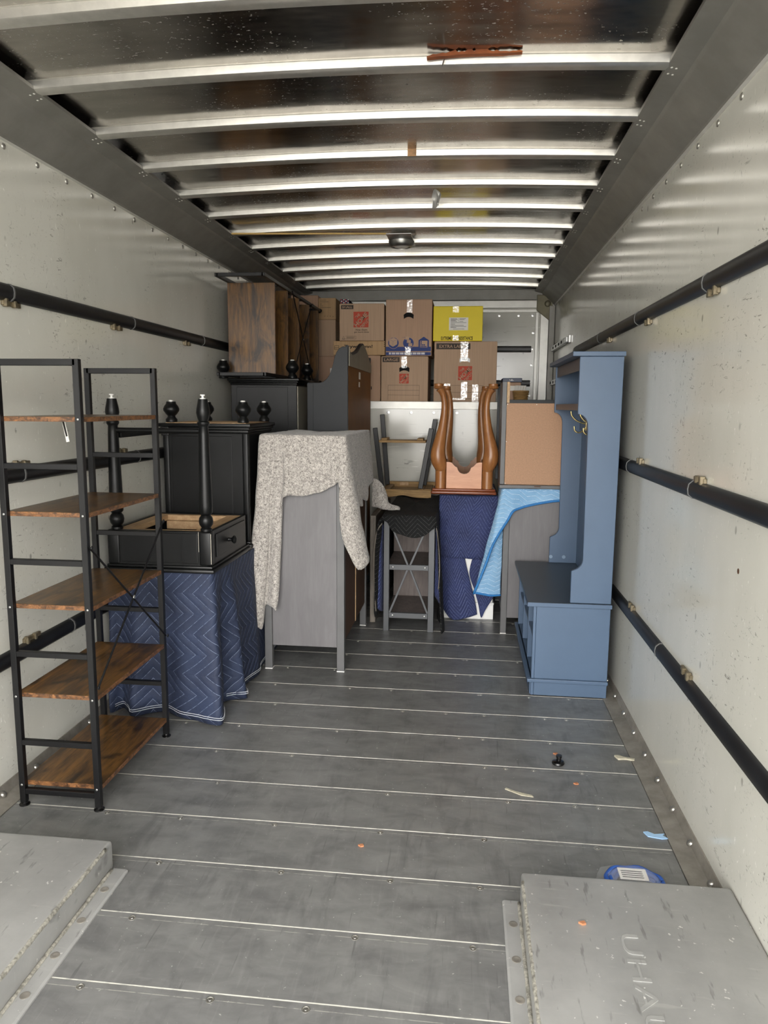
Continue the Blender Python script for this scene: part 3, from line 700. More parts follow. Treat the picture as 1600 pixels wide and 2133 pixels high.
st(E1 - .045, F0, .012, -.018, 1.02); st(E1 - .035, F0, .016, -.03, .80); st(E1 - .020, F0, .045, -.055, .69); st(E1 - .004, F0 + .002, .075, -.050, .60); st(E1, F0 + .025, .115, -.015, .625); st(E1, F0 + .06, .105, .03, .665); st(E1, F0 + .11, .045, .03, .80)
st(E1, 4.05, .03, .0, .90); st(E1, 4.13, .045, 0, .895); st(E1, 4.25, .03, 0, .92); st(E1, 4.36, .045, 0, .90); st(E1, 4.5, .03, 0, .965); st(E1, 4.64, .04, 0, .985); st(E1, 4.74, .03, .0, .98); st(E1, F1, .03, .01, .96)
def felt_pt(i, f):
    (x, y), (ox, oy), zb = fp[i]
    z = T + (zb - T) * f; g = f ** 1.25
    return (x + ox * g, y + oy * g, z)
cxm, cym = (E0 + E1) / 2, (F0 + F1) / 2
rows = []
for g in (0.0, .5, .9): rows.append([(cxm + (p[0][0] - cxm) * g * .98, cym + (p[0][1] - cym) * g * .98, T + .002) for p in fp])
rows.append([(cxm + (p[0][0] - cxm) * .985, cym + (p[0][1] - cym) * .99, T) for p in fp])
for f in (.03, .12, .25, .4, .55, .7, .85, 1.0): rows.append([felt_pt(i, f) for i in range(len(fp))])
bm, V = sheet(rows, 4, ripple=.006, rs=9, seed=4)
felt = cloth('felt_pad', bm, 'felt', None, .007)
tag(felt, 'speckled grey felt moving pad draped over the grey dresser with long hanging corners', 'moving pad')
# front flap tip folded out at the right, and tail lying on the black blanket
lump = [[(-.60, 4.70, 1.00), (-.56, 4.68, .99), (-.53, 4.66, .96), (-.505, 4.66, .90), (-.49, 4.66, .845), (-.43, 4.70, .818)],
        [(-.60, 4.66, .92), (-.56, 4.63, .91), (-.53, 4.62, .89), (-.505, 4.63, .86), (-.48, 4.65, .82), (-.42, 4.69, .808)],
        [(-.60, 4.66, .82), (-.56, 4.64, .82), (-.53, 4.63, .81), (-.505, 4.64, .806), (-.48, 4.66, .80), (-.42, 4.68, .800)]]
bm, V = sheet(lump, 4, ripple=.003, rs=14); cloth('corner_tail', bm, 'felt', felt, .008)

# ============================================================ curved bookcase / hutch
bc = thing('bookcase', 'dark slate bookcase with curved side standing behind the felt-draped dresser', 'bookcase', (-.91, 5.37, 0))
def curve_side():
    prof = [(-1.050, 0), (-.781, 0), (-.781, 1.846), (-.815, 1.848)]
    a, b = Vector((-.83, 1.845)), Vector((-.968, 1.612))
    pts = [(-.840, 1.835), (-.855, 1.815), (-.868, 1.785), (-.879, 1.74), (-.890, 1.70), (-.903, 1.668), (-.922, 1.640), (-.945, 1.622), (-.968, 1.615)]
    return prof + pts + [(-1.050, 1.615)]
obj('side_panel', prism(curve_side(), 'y', 4.80, 4.822, .002), 'slate', bc)
obj('side_panel', prism(curve_side(), 'y', 5.92, 5.942, .002), 'slate', bc)
obj('stile', bx(-1.052, -1.012, 4.797, 4.80, .3, 1.61, .001), 'slate', bc)
obj('back_panel', bx(-.786, -.780, 4.823, 5.919, .1, 1.80, 0), 'backpanel', bc)
zc_ = []
for k in range(25):
    f = k / 24; y = 4.823 + f * 1.096
    z = 1.832 + (.0 if f < .12 else 0)
    zc_.append((y, 1.815 + .095 * max(0, math.exp(-((f - .60) / .22) ** 2)) - .012 * math.exp(-((f - .12) / .08) ** 2) + (.03 if f < .04 else 0) - .03 * max(0, f - .85) / .15))
crest = prism([(4.823, 1.725)] + [(5.919, 1.725)] + zc_[::-1], 'x', -.779, -.774)
obj('crest_backing', crest, 'khaki', bc)
obj('crest_board', prism([(4.823, 1.725), (5.919, 1.725)] + [(y, z + .012) for y, z in zc_[::-1]], 'x', -.80, -.780), 'slate', bc)
obj('sticker', join(bx(-.7795, -.7785, 5.28, 5.36, 1.655, 1.705, 0), bx(-.7795, -.7785, 5.28, 5.33, 1.60, 1.635, 0)), 'paper', bc)
for z in (.12, .7, 1.25): obj('shelf_board', bx(-1.03, -.79, 4.823, 5.919, z, z + .022, .001), 'slate', bc)

# ============================================================ grey console under black blanket
cs = thing('console_table', 'grey console shelf with X-braced end frame under the black blanket', 'console table', (-.35, 5.2, 0))
X0, X1 = -.517, -.188
fr = []
for k, y in enumerate((4.63, 5.88)):
    f = obj('end_frame', join(bx(X0, X0 + .036, y, y + .03, 0, .752, .002, 1), bx(X1 - .038, X1, y, y + .03, 0, .752, .002, 1)), 'console', cs)
    for z in (.429, .106, .735): obj('crossbar', bx(X0 + .036, X1 - .038, y + .003, y + .027, z - .018, z + .018, .002, 1), 'console', f)
    xm = (X0 + X1) / 2; a, b = X0 + .04, X1 - .04
    yy = y + .012
    if k == 0:
        for p, q in (((a + .005, yy, .712), (xm - .008, yy, .445)), ((b - .005, yy, .712), (xm + .008, yy, .445)), ((xm - .01, yy, .412), (a, yy, .124)), ((xm + .01, yy, .412), (b, yy, .124))):
            obj('x_brace', bar(p, q, .013, .012, .001, (0, 1, 0)), 'console', f)
        for x in (X0 + .06, X1 - .06):
            for z in (.429, .106): obj('screw', dome(x, y + .003, z, .006, (0, -1, 0), .4, 10), 'steel', f)
for z in (.735, .429, .106): obj('shelf_board', bx(X0 + .02, X1 - .02, 4.661, 5.879, z - .012, z + .012, .001, 1), 'consolewood', cs)
for z in (.447, .124): obj('divider', bx(X0 + .02, X1 - .02, 5.10, 5.115, z - .005, z + .27, .001, 1), 'consolewood', cs)
bl = [((-.524, 5.85), (-.56, 5.85), .05), ((-.524, 5.3), (-.57, 5.3), .04), ((-.524, 4.95), (-.565, 4.95), .10), ((-.524, 4.76), (-.555, 4.76), .12), ((-.524, 4.66), (-.575, 4.64), .12), ((-.522, 4.635), (-.560, 4.60), .68), ((-.500, 4.615), (-.50, 4.59), .735), ((-.45, 4.61), (-.455, 4.575), .675),
      ((-.39, 4.61), (-.39, 4.565), .655), ((-.32, 4.61), (-.315, 4.565), .640), ((-.26, 4.61), (-.25, 4.57), .655), ((-.205, 4.612), (-.195, 4.58), .695), ((-.185, 4.63), (-.172, 4.60), .67), ((-.181, 4.66), (-.135, 4.61), .012), ((-.181, 4.72), (-.120, 4.72), .012), ((-.181, 4.95), (-.172, 4.93), .012), ((-.181, 5.3), (-.176, 5.3), .012), ((-.181, 5.85), (-.178, 5.85), .012)]
rows = [[((X0 + X1) / 2 + ((p[0][0]) - (X0 + X1) / 2) * g, 5.23 + (p[0][1] - 5.23) * g, .772 + .004 * (1 - g)) for p in bl] for g in (0, .5, .92, .985)]
for f in (.03, .1, .3, .55, .8, 1): rows.append([(p[0][0] + (p[1][0] - p[0][0]) * f ** .7, p[0][1] + (p[1][1] - p[0][1]) * f ** .7, .768 + (p[2] - .768) * f) for p in bl])
bm, V = sheet(rows, 4, ripple=.006, rs=8, seed=9)
bb = cloth('moving_blanket', bm, 'black', None, .008)
tag(bb, 'black quilted moving blanket draped over the X-braced console', 'blanket')
nlin = [[(-.560, 4.64, .70), (-.545, 4.68, .70), (-.535, 4.8, .70)], [(-.572, 4.645, .4), (-.552, 4.68, .4), (-.54, 4.8, .4)], [(-.572, 4.65, .12), (-.556, 4.69, .10), (-.54, 4.8, .10)]]
lin = [[(-.552, 4.655, .71), (-.532, 4.665, .70), (-.524, 4.72, .70)], [(-.562, 4.66, .42), (-.540, 4.67, .42), (-.526, 4.74, .40)], [(-.560, 4.665, .14), (-.544, 4.68, .12), (-.528, 4.75, .10)]]
bm, V = sheet(lin, 5, ripple=.002); cloth('lining', bm, 'navy2', bb, .004)
lin = [[(-.183, 4.665, .70), (-.180, 4.64, .70), (-.172, 4.63, .70)], [(-.183, 4.66, .42), (-.170, 4.64, .42), (-.158, 4.628, .40)], [(-.183, 4.66, .24), (-.165, 4.64, .22), (-.150, 4.62, .20)]]
bm, V = sheet(lin, 5, ripple=.002); cloth('lining', bm, 'navy2', bb, .004)
obj('edge_stitch', sweep(catmull([(-.525, 4.603, .72), (-.560, 4.606, .66), (-.580, 4.612, .5), (-.576, 4.625, .3), (-.566, 4.632, .13)], 8), .004, 6), 'greyoak', bb)
obj('edge_stitch', sweep(catmull([(-.178, 4.597, .70), (-.165, 4.597, .62), (-.152, 4.60, .45), (-.158, 4.602, .3)], 8), .003, 6), 'greyoak', bb)
ob = thing('wood_board', 'narrow grey oak board on edge between the felt-draped dresser and the console', 'board', (-.60, 4.9, 0))
obj('plank', bx(-.628, -.590, 4.80, 5.75, .002, .74, .003), 'greyoak', ob)
# pine stand on the black blanket
ps = thing('wooden_stand', 'upside-down pine stand with two slatted tiers and dark legs on the black blanket', 'stand', (-.45, 5.7, .776))
n = 22
pl = [(-.633 + .374 * k / n, .778 + .016 * math.exp(-((k / n - .42) / .16) ** 2) - .004 * (k / n)) for k in range(n + 1)]
obj('front_rail', prism(pl + [(-.259, .832), (-.633, .838)], 'y', 5.53, 5.55, .001), 'crate', ps)
obj('back_rail', bx(-.64, -.225, 5.90, 5.92, .785, .86, .002), 'crate', ps)
for x0, x1 in ((-.633, -.575), (-.36, -.318), (-.315, -.259)): obj('slat', bx(x0, x1, 5.551, 5.899, .822, .838, .002), 'crate', ps)
for y0, y1 in ((5.56, 5.67), (5.675, 5.785), (5.79, 5.895)): obj('board', bx(-.625, -.262, y0, y1, .80, .819, .002), 'crate', ps)
obj('label_block', bx(-.53, -.46, 5.885, 5.899, .83, .855, .001), 'pine', ps)
for y0, y1 in ((5.60, 5.70), (5.704, 5.80)): obj('tier_board', bx(-.672, -.31, y0, y1, 1.188, 1.206, .002), 'crate', ps)
for x0 in (-.652, -.375): obj('tier_cleat', bx(x0, x0 + .045, 5.605, 5.79, 1.207, 1.222, .002), 'crate', ps)
for p, q in (((-.643, 5.60, .84), (-.700, 5.60, 1.30)), ((-.345, 5.585, .84), (-.268, 5.585, 1.300)), ((-.625, 5.84, .84), (-.672, 5.84, 1.40)), ((-.33, 5.84, .84), (-.250, 5.84, 1.365))):
    lg = obj('leg', bar(p, q, .036, .022, .003, (0, 1, 0)), 'blackmetal', ps)

# ============================================================ white cabinet under navy blanket, oak table on it
wc = thing('cabinet', 'white painted cabinet mostly hidden under the navy blanket in the middle', 'cabinet', (.03, 5.3, 0))
obj('body', bx(-.155, .205, 4.995, 5.75, .11, .85, .004), 'whitepaint', wc)
obj('plinth', bx(-.165, .212, 4.985, 5.75, 0, .105, .003), 'whitepaint', wc)
obj('door', bx(-.12, .17, 4.985, 4.995, .14, .82, .003), 'whitepaint', wc)
obj('plinth_cap', bx(-.168, .215, 4.98, 5.75, .105, .12, .003), 'whitepaint', wc)
# blanket: top, front with two hanging tails
nt_ = [[(-.170, 5.7, .872), (-.07, 5.7, .874), (.03, 5.7, .874), (.13, 5.7, .874), (.218, 5.7, .872)], [(-.172, 5.2, .872), (-.07, 5.2, .874), (.03, 5.2, .874), (.13, 5.2, .874), (.220, 5.2, .872)],
       [(-.173, 4.975, .868), (-.07, 4.972, .868), (.03, 4.97, .868), (.13, 4.97, .868), (.222, 4.975, .868)], [(-.173, 4.962, .82), (-.075, 4.955, .82), (.03, 4.948, .82), (.13, 4.96, .82), (.222, 4.962, .82)],
       [(-.168, 4.958, .62), (-.09, 4.935, .62), (.00, 4.955, .62), (.10, 4.938, .62), (.222, 4.958, .62)], [(-.160, 4.955, .45), (-.10, 4.93, .44), (.005, 4.952, .435), (.10, 4.935, .435), (.222, 4.955, .43)]]
bm, V = sheet(nt_, 5, ripple=.006, rs=9, seed=2)
nb2 = cloth('moving_blanket', bm, 'navy2', None, .008)
tag(nb2, 'navy quilted moving blanket hanging in two tails under the oak table', 'blanket')
tl = [[(-.158, 4.968, .46), (-.11, 4.955, .46), (-.06, 4.955, .455), (.0, 4.965, .45)], [(-.155, 4.962, .30), (-.10, 4.938, .30), (-.04, 4.94, .30), (.045, 4.962, .29)], [(-.150, 4.962, .14), (-.085, 4.93, .12), (.0, 4.94, .12), (.085, 4.962, .13)], [(-.140, 4.965, .085), (-.075, 4.94, .005), (.02, 4.95, .014), (.100, 4.965, .04)]]
bm, V = sheet(tl, 5, ripple=.004, rs=11, seed=5); cloth('hanging_tail', bm, 'navy2', nb2, .006)
tl = [[(.065, 4.972, .45), (.11, 4.96, .45), (.17, 4.958, .445), (.222, 4.968, .44)], [(.040, 4.972, .34), (.10, 4.958, .33), (.16, 4.955, .33), (.222, 4.968, .32)], [(.075, 4.972, .22), (.12, 4.96, .18), (.165, 4.958, .17), (.215, 4.968, .19)], [(.108, 4.972, .13), (.13, 4.962, .02), (.155, 4.96, .07), (.195, 4.968, .15)]]
bm, V = sheet(tl, 5, ripple=.004, rs=11, seed=8); cloth('hanging_tail', bm, 'navy2', nb2, .006)

ot = thing('end_table', 'honey oak end table with curved legs, upside down on the navy blanket', 'table', (-.005, 5.2, .88))
cxo = -.012
def wedge(hw0, hw1, y0, y1, z0, z1, bev): 
    b = BM(); vs = []
    for z in (z0, z1):
        for x, y in ((cxo - hw0, y0), (cxo + hw0, y0), (cxo + hw1, y1), (cxo - hw1, y1)): vs.append(b.verts.new((x, y, z)))
    for f in ((0, 3, 2, 1), (4, 5, 6, 7), (0, 1, 5, 4), (1, 2, 6, 5), (2, 3, 7, 6), (3, 0, 4, 7)): b.faces.new([vs[i] for i in f])
    bmesh.ops.bevel(b, geom=b.edges[:], offset=bev, segments=3, affect='EDGES', profile=.5); return b
YO0, YO1 = 4.915, 5.56
obj('table_top', join(wedge(.220, .20, YO0 - .02, YO1 + .02, .882, .905, .009), wedge(.212, .19, YO0 - .01, YO1 + .01, .903, .920, .007)), 'oaktop', ot, 40)
def scallop(hw, z0, z1, d):
    pts = [(-hw, z0), (hw, z0), (hw, z1), (hw * .86, z1 - .001)]
    seq = [(.70, -.010), (.60, -.030), (.52, -.048), (.44, -.056), (.40, -.058), (.385, -.066), (.35, -.088), (.27, -.110), (.15, -.124), (0, -.130)]
    R = [(hw * a, z1 + b * d) for a, b in seq]; pts += R + [(-x, z) for x, z in R[::-1][1:]] + [(-hw * .86, z1 - .001), (-hw, z1)]
    return [(cxo + x, z) for x, z in pts]
obj('front_apron', prism(scallop(.118, .920, 1.098, .62), 'y', YO0 + .012, YO0 + .034), 'oakfront', ot)
obj('rear_apron', prism(scallop(.118, .920, 1.098, .62), 'y', YO1 - .034, YO1 - .012), 'oak', ot)
for s in (-1, 1):
    obj('side_apron', bar((cxo + s * .150, YO0 + .06, 1.0), (cxo + s * .135, YO1 - .06, 1.0), .02, .156, .002), 'oak', ot)
    for y, k, sc in ((YO0 + .035, 0, 1.0), (YO1 - .035, 1, .80)):
        yo = -1 if k == 0 else 1
        post = lathe([(.037, 0), (.037, .135)], cxo + s * .156 * (1 if k == 0 else .86), y, .920, 20)
        obj('corner_post', post, 'oak', ot, 40)
        c = (lambda o: (cxo + s * o * (.95 if k == 0 else .78)))
        path = [(.163, 0, 1.045), (.170, .010, 1.075), (.181, .018, 1.110), (.186, .020, 1.155), (.178, .017, 1.215), (.165, .010, 1.28), (.154, .004, 1.35), (.147, .0, 1.42), (.147, .0, 1.475), (.154, .006, 1.53), (.168, .014, 1.565), (.184, .020, 1.585)]
        rad_ = [.038, .046, .052, .050, .043, .035, .029, .024, .021, .020, .022, .026]
        pts = catmull([(c(o), y + yo * d, z) for o, d, z in path], 4)
        rr_ = [v.x for v in catmull([(r, 0, 0) for r in rad_], 4)]
        lg = obj('leg', sweep(pts, rr_, 16), 'oak', ot, 180)
        fx, fy = c(.188), y + yo * .022
        obj('foot', lathe([(.022, 0), (.033, .008), (.035, .014), (.031, .019), (.030, .022), (.032, .027), (.031, .035), (.026, .037)], fx, fy, 1.580, 20), 'oak', lg, 40)

# ============================================================ right: grey dresser, light blue blanket, hardboard-backed cabinet
g3 = thing('dresser', 'grey stained dresser at right with a light blue blanket over its top corner', 'dresser', (.46, 4.9, 0))
X0, X1, A0, A1 = .247, .70, 4.675, 5.55
# it stands behind the hall tree bench; its left post is in view
for x, y in ((X0, A0), (X1 - PW, A0), (X0, A1 - PW), (X1 - PW, A1 - PW)):
    l = obj('leg', bx(x, x + .038, y, y + .038, .004, .925, .003), 'graypaint', g3); obj('foot_pad', bx(x, x + .038, y, y + .038, 0, .0045, 0), 'pad', l)
obj('side_panel', bx(X0 + .038, X1 - .042, A0 + .010, A0 + .028, .105, .925, .002), 'graywash', g3)
obj('dresser_top', bx(X0 - .006, X1 + .006, A0 - .006, A1 + .006, .925, .945, .002), 'graypaint', g3)
obj('front_panel', bx(X0 + .006, X0 + .02, A0 + .038, A1 - .042, .12, .92, .002), 'graywash', g3)
obj('back_panel', bx(X1 - .02, X1 - .01, A0 + .038, A1 - .042, .12, .92, .001), 'brownback', g3)
lb = [((.232, 5.10), (.215, 5.10), .66), ((.232, 4.90), (.20, 4.88), .55), ((.232, 4.78), (.17, 4.76), .42), ((.232, 4.71), (.13, 4.68), .34), ((.232, 4.68), (.070, 4.60), .282), ((.236, 4.663), (.12, 4.585), .42), ((.245, 4.655), (.18, 4.59), .60), ((.262, 4.655), (.262, 4.625), .745), ((.29, 4.655), (.30, 4.632), .812), ((.34, 4.662), (.345, 4.652), .832), ((.40, 4.662), (.40, 4.655), .85), ((.48, 4.662), (.48, 4.655), .868), ((.56, 4.662), (.56, 4.655), .882), ((.66, 4.662), (.66, 4.655), .89)]
rows = [[(.60 + (p[0][0] - .60) * g, 5.1 + (p[0][1] - 5.1) * g, .952) for p in lb] for g in (.3, .7, .985)]
for f in (.03, .12, .3, .5, .7, .88, 1): rows.append([(p[0][0] + (p[1][0] - p[0][0]) * f, p[0][1] + (p[1][1] - p[0][1]) * f, .950 + (p[2] - .950) * f) for p in lb])
bm, V = sheet(rows, 4, ripple=.004, rs=10, seed=3)
edge = [v[-1].co.copy() for v in V]
sb_ = cloth('moving_blanket', bm, 'sky', None, .006)
tag(sb_, 'light blue quilted blanket with blue binding over the right dresser corner', 'blanket')
obj('binding', sweep(edge, .0085, 8, flat=1), 'bluebind', sb_, 180)
inner = [[(.195, 4.640, .68), (.225, 4.652, .68), (.244, 4.668, .68)], [(.145, 4.62, .46), (.205, 4.645, .46), (.242, 4.667, .46)], [(.095, 4.605, .345), (.18, 4.632, .33), (.240, 4.665, .33)], [(.075, 4.602, .286), (.17, 4.63, .265), (.240, 4.664, .262)]]
bm, V = sheet(inner, 5, ripple=.003, rs=12); e2 = [v[-1].co.copy() for v in V]
cloth('underside_flap', bm, 'sky', sb_, .005); obj('binding', sweep(e2, .008, 8), 'bluebind', sb_, 180)
cb = thing('cabinet', 'cabinet with a tan hardboard back standing on the light blue blanket', 'cabinet', (.45, 4.9, .956))
obj('base_slab', bx(.214, .70, 4.660, 5.05, .9565, .978, .002), 'graypaint', cb)
obj('side_board', bx(.216, .244, 4.69, 5.04, .979, 1.622, .002), 'graypaint', cb)
obj('side_board', bx(.200, .244, 5.041, 5.052, .979, 1.605, .002), 'slate', cb)
obj('edge_strip', bx(.245, .262, 4.69, 5.0, 1.492, 1.622, .001), 'pine', cb)
obj('back_panel', bx(.246, .69, 4.692, 4.700, .979, 1.490, .001), 'hardboard', cb)
obj('top_board', bx(.246, .69, 4.700, 5.03, 1.480, 1.512, .002), 'slate', cb)
obj('far_side', bx(.672, .69, 4.701, 5.03, .979, 1.479, .002), 'graypaint', cb)
obj('notch', bx(.43, .47, 4.6535, 4.656, .968, .975, 0), 'brownback', cb)
for x, z in ((.25, 1.483), (.43, 1.483), (.25, 1.25), (.25, .985), (.6, 1.483)): obj('nail', dome(x, 4.692, z, .003, (0, -1, 0), .4, 8), 'paper', cb)

# ============================================================ hall tree
ht = thing('hall_tree', 'tall slate blue hall tree bench with coat hooks against the right wall', 'hall tree', (.54, 4.13, 0))
YN, YF, XB = 3.644, 4.630, .735
obj('base_side', bx(.372, XB, YN, YN + .018, .005, .472, .002), 'bluepaint', ht)
obj('front_stile', bx(.357, .3715, YN, YN + .018, .005, .472, .002), 'bluepaint', ht)
obj('base_side', bx(.357, XB, YF - .018, YF, .005, .472, .002), 'bluepaint', ht)
obj('base_molding', join(bx(.336, XB + .002, YN - .018, YN + .001, .078, .096, .003), bx(.336, .356, YN + .001, YF + .002, .078, .096, .003)), 'bluepaint', ht)
obj('plinth', join(bx(.352, .362, YN + .018, YF - .018, .003, .078, .002)), 'bluepaint', ht)
obj('bottom_board', bx(.363, XB - .01, YN + .019, YF - .019, .075, .092, .001), 'bluepaint', ht)
for y in (3.97, 4.30): obj('divider', bx(.362, XB - .01, y, y + .018, .093, .472, .002), 'bluepaint', ht)
for a, b in ((YN + .018, 3.97), (3.988, 4.30), (4.318, YF - .018)): obj('cubby_shelf', bx(.366, XB - .012, a, b, .285, .300, .001), 'bluepaint', ht)
obj('base_back', bx(XB - .009, XB, YN + .019, YF - .019, .09, .472, 0), 'bluepaint', ht)
bt = obj('bench_top', bx(.325, XB + .004, YN - .012, YF + .005, .473, .496, .003), 'bluetop', ht)
obj('front_nosing', bx(.325, XB + .004, YN - .0135, YN - .0105, .4745, .4945, .001), 'bluepaint', bt)
XBK = .70
def hside():
    c = [(XB, .497), (.535, .497), (.535, .659)]
    c += [(.535 + .053 * sin(a) , .664 + .055 * (1 - cos(a))) for a in [k / 6 * pi / 2 for k in range(1, 7)]]
    c += [(.588, .73), (.582, 1.36)]
    c += [(.532 + .050 * cos(a), 1.372 + .070 * sin(a) * .9) for a in [k / 6 * pi / 2 for k in range(1, 7)]]
    c += [(.531, 1.45), (.530, 1.708), (XB, 1.708)]
    return c
obj('side_panel', prism(hside(), 'y', YN, YN + .019, .0015), 'bluepaint', ht)
fs = obj('side_panel', prism(hside(), 'y', YF - .019, YF, .0015), 'bluepaint', ht)
for x in (.545, .625): obj('screw_cap', bx(0, 0, 0, 0, 0, 0, 0) if False else disc(x, .535, .011, YF - .019, .0012, 18), 'cap', fs)
obj('back_panel', bx(XBK, XBK + .012, YN + .02, YF - .02, .497, 1.70, .001), 'bluepaint', ht)
obj('hook_rail', bx(XBK - .014, XBK - .0005, YN + .02, YF - .02, 1.33, 1.43, .002), 'bluepaint', ht)
obj('upper_shelf', bx(.545, XBK, YN + .02, YF - .02, 1.463, 1.480, .001), 'bluepaint', ht)
obj('shelf_apron', bx(.538, .552, YN + .02, YF - .02, 1.452, 1.485, .001), 'bluetop', ht)
obj('crown_rail', bx(.538, .552, YN + .02, YF - .02, 1.645, 1.707, .001), 'bluetop', ht)
tp = obj('top_slab', bx(.495, XB + .006, YN - .012, YF + .010, 1.709, 1.731, .002), 'bluepaint', ht)
for y in (4.02, 4.36):
    hk = obj('coat_hook', join(sweep(catmull([(XBK - .016, y, 1.375), (XBK - .04, y, 1.378), (XBK - .075, y, 1.395), (XBK - .098, y, 1.42), (XBK - .104, y, 1.445)], 6), .0048, 8),
                               sweep(catmull([(XBK - .016, y, 1.355), (XBK - .03, y, 1.335), (XBK - .055, y, 1.322), (XBK - .078, y, 1.335), (XBK - .082, y, 1.358)], 6), .0045, 8),
                               bx(XBK - .018, XBK - .014, y - .012, y + .012, 1.335, 1.40, .002)), 'brasshook', ht, 60)

# ============================================================ boxes in the attic
def carton(name, label, x0, x1, z0, z1, y0=6.07, d=.42, mat='card', group=None, seam=True, rot=0):
    t = thing(name, label, 'box', ((x0 + x1) / 2, y0, z0), (0, 0, rot))
    b = bx(x0, x1, y0, y0 + d, z0, z1, .004, 2)
    o = obj('carton', b, mat, t)
    if seam: obj('flap', join(bx(x0 + .004, (x0 + x1) / 2 - .0015, y0 + .004, y0 + d - .004, z1 - .0005, z1 + .0025, .001, 1), bx((x0 + x1) / 2 + .0015, x1 - .004, y0 + .004, y0 + d - .004, z1 - .0005, z1 + .0025, .001, 1)), mat, t)
    return t
YB = 6.07
def fill(t, name, mat, x0, x1, z0, z1, y=YB, th=.0008): return obj(name, bx(x0, x1, y - th, y, z0, z1, 0), mat, t)
def tape(t, x0, x1, z0, z1, y=YB): return obj('tape_strip', bx(x0, x1, y - .0016, y - .0010, z0, z1, 0), 'tape', t)
def logo(t, x, z, s, y=YB):
    fill(t, 'logo_square', 'redink', x - s / 2, x + s / 2, z - s / 2, z + s / 2, y)
    y2 = y - .0006
    k = s / .098
    text('logo_lettering', 'THE', 'creamink', t, (x - .022 * k, y2, z + .022 * k), .036 * k, .017 * k, '-y', .02, .0006, rad(45))
    text('logo_lettering', 'HOME', 'creamink', t, (x + .001 * k, y2, z - .001 * k), .108 * k, .032 * k, '-y', .03, .0006, rad(45))
    text('logo_lettering', 'DEPOT', 'creamink', t, (x + .025 * k, y2, z - .025 * k), .070 * k, .020 * k, '-y', .02, .0006, rad(45))
def size_label(t, s, x0, x1, z0, z1):
    fill(t, 'size_label', 'inkbrown', x0, x1, z0, z1); text('size_lettering', s, 'creamink', t, ((x0 + x1) / 2, YB - .0006, (z0 + z1) / 2), (x1 - x0) * .82, (z1 - z0) * .55, '-y', .015)
def hole(t, x, z, w, h, mat='dark', y=YB):
    pts = []
    for k in range(25):
        a = k / 24; xx = -w / 2 + w * a; pts.append((x + xx, z + h * .55 - h * .9 * (2 * a - 1) ** 2 * .6 + h * .1))
    for k in range(25):
        a = 1 - k / 24; xx = (-w / 2 + w * a) * .94; pts.append((x + xx, z - h * .45 - h * .75 * (2 * a - 1) ** 2 * .6 + h * .05))
    return obj('hand_hole', prism(pts, 'y', y - .001, y), mat, t)
# extra large
t = carton('moving_box', 'large cardboard moving box marked EXTRA LARGE, under the yellow box', -.278, .228, DECK, 1.985, d=.48)
size_label(t, 'EXTRA LARGE', -.262, .012, 1.925, 1.972); logo(t, -.025, 1.735, .112)
for a, b in ((-.20, .115),): pass
o = obj('print_lines', join(*[bx(-.2, .125, YB - .0008, YB, z, z + .002, 0) for z in (1.53, 1.58, 1.635)], *[bx(x, x + .002, YB - .0008, YB, DECK + .02, 1.635, 0) for x in (-.2, .125)]), 'inkbrown', t)
tape(t, -.065, -.005, 1.83, 1.985); tape(t, -.055, -.005, 1.535, 1.665); tape(t, -.195, -.145, 1.575, 1.65); tape(t, .035, .085, 1.50, 1.645); tape(t, -.12, -.02, 1.520, 1.535)
hole(t, -.03, 1.845, .085, .03, 'baggy')
# yellow carton
t = carton('yellow_carton', 'bright yellow carton labelled EXTREME CUT RESISTANCE on top of a brown box', -.290, .106, 1.990, 2.262, mat='yellow', d=.36)
text('lettering', 'EXTREME CUT RESISTANCE', 'ink', t, (-.098, YB, 2.012), .255, .027, '-y', .025)
lbp = obj('paper_label', bx(-.163, -.010, YB - .001, YB, 2.075, 2.175, 0), 'paper', t)
obj('printed_lines', join(*[bx(-.150 + a, -.150 + b, YB - .0018, YB - .001, z, z + .0028, 0) for z, a, b in ((2.164, 0, .05), (2.164, .07, .12), (2.157, 0, .055), (2.157, .07, .11), (2.150, 0, .04), (2.143, 0, .05), (2.143, .07, .10), (2.133, 0, .125), (2.122, 0, .035), (2.112, 0, .105), (2.103, .0, .125), (2.095, 0, .045), (2.083, .02, .11))], bx(-.088, -.0865, YB - .0018, YB - .001, 2.14, 2.168, 0)), 'ink', t)
tape(t, -.135, -.085, 2.215, 2.262); tape(t, -.13, -.085, 1.992, 2.035)
# large
t = carton('moving_box', 'cardboard moving box marked LARGE on the attic ledge beside the bookcase', -.712, -.325, DECK, 1.868)
size_label(t, 'LARGE', -.700, -.560, 1.822, 1.862); logo(t, -.522, 1.690, .078)
tape(t, -.545, -.500, 1.775, 1.868); hole(t, -.52, 1.77, .085, .034)
obj('print_lines', join(*[bx(-.655, -.395, YB - .0008, YB, z, z + .002, 0) for z in (1.635, 1.595, 1.555)], *[bx(x, x + .002, YB - .0008, YB, DECK + .01, 1.635, 0) for x in (-.655, -.397)]), 'inkbrown', t)
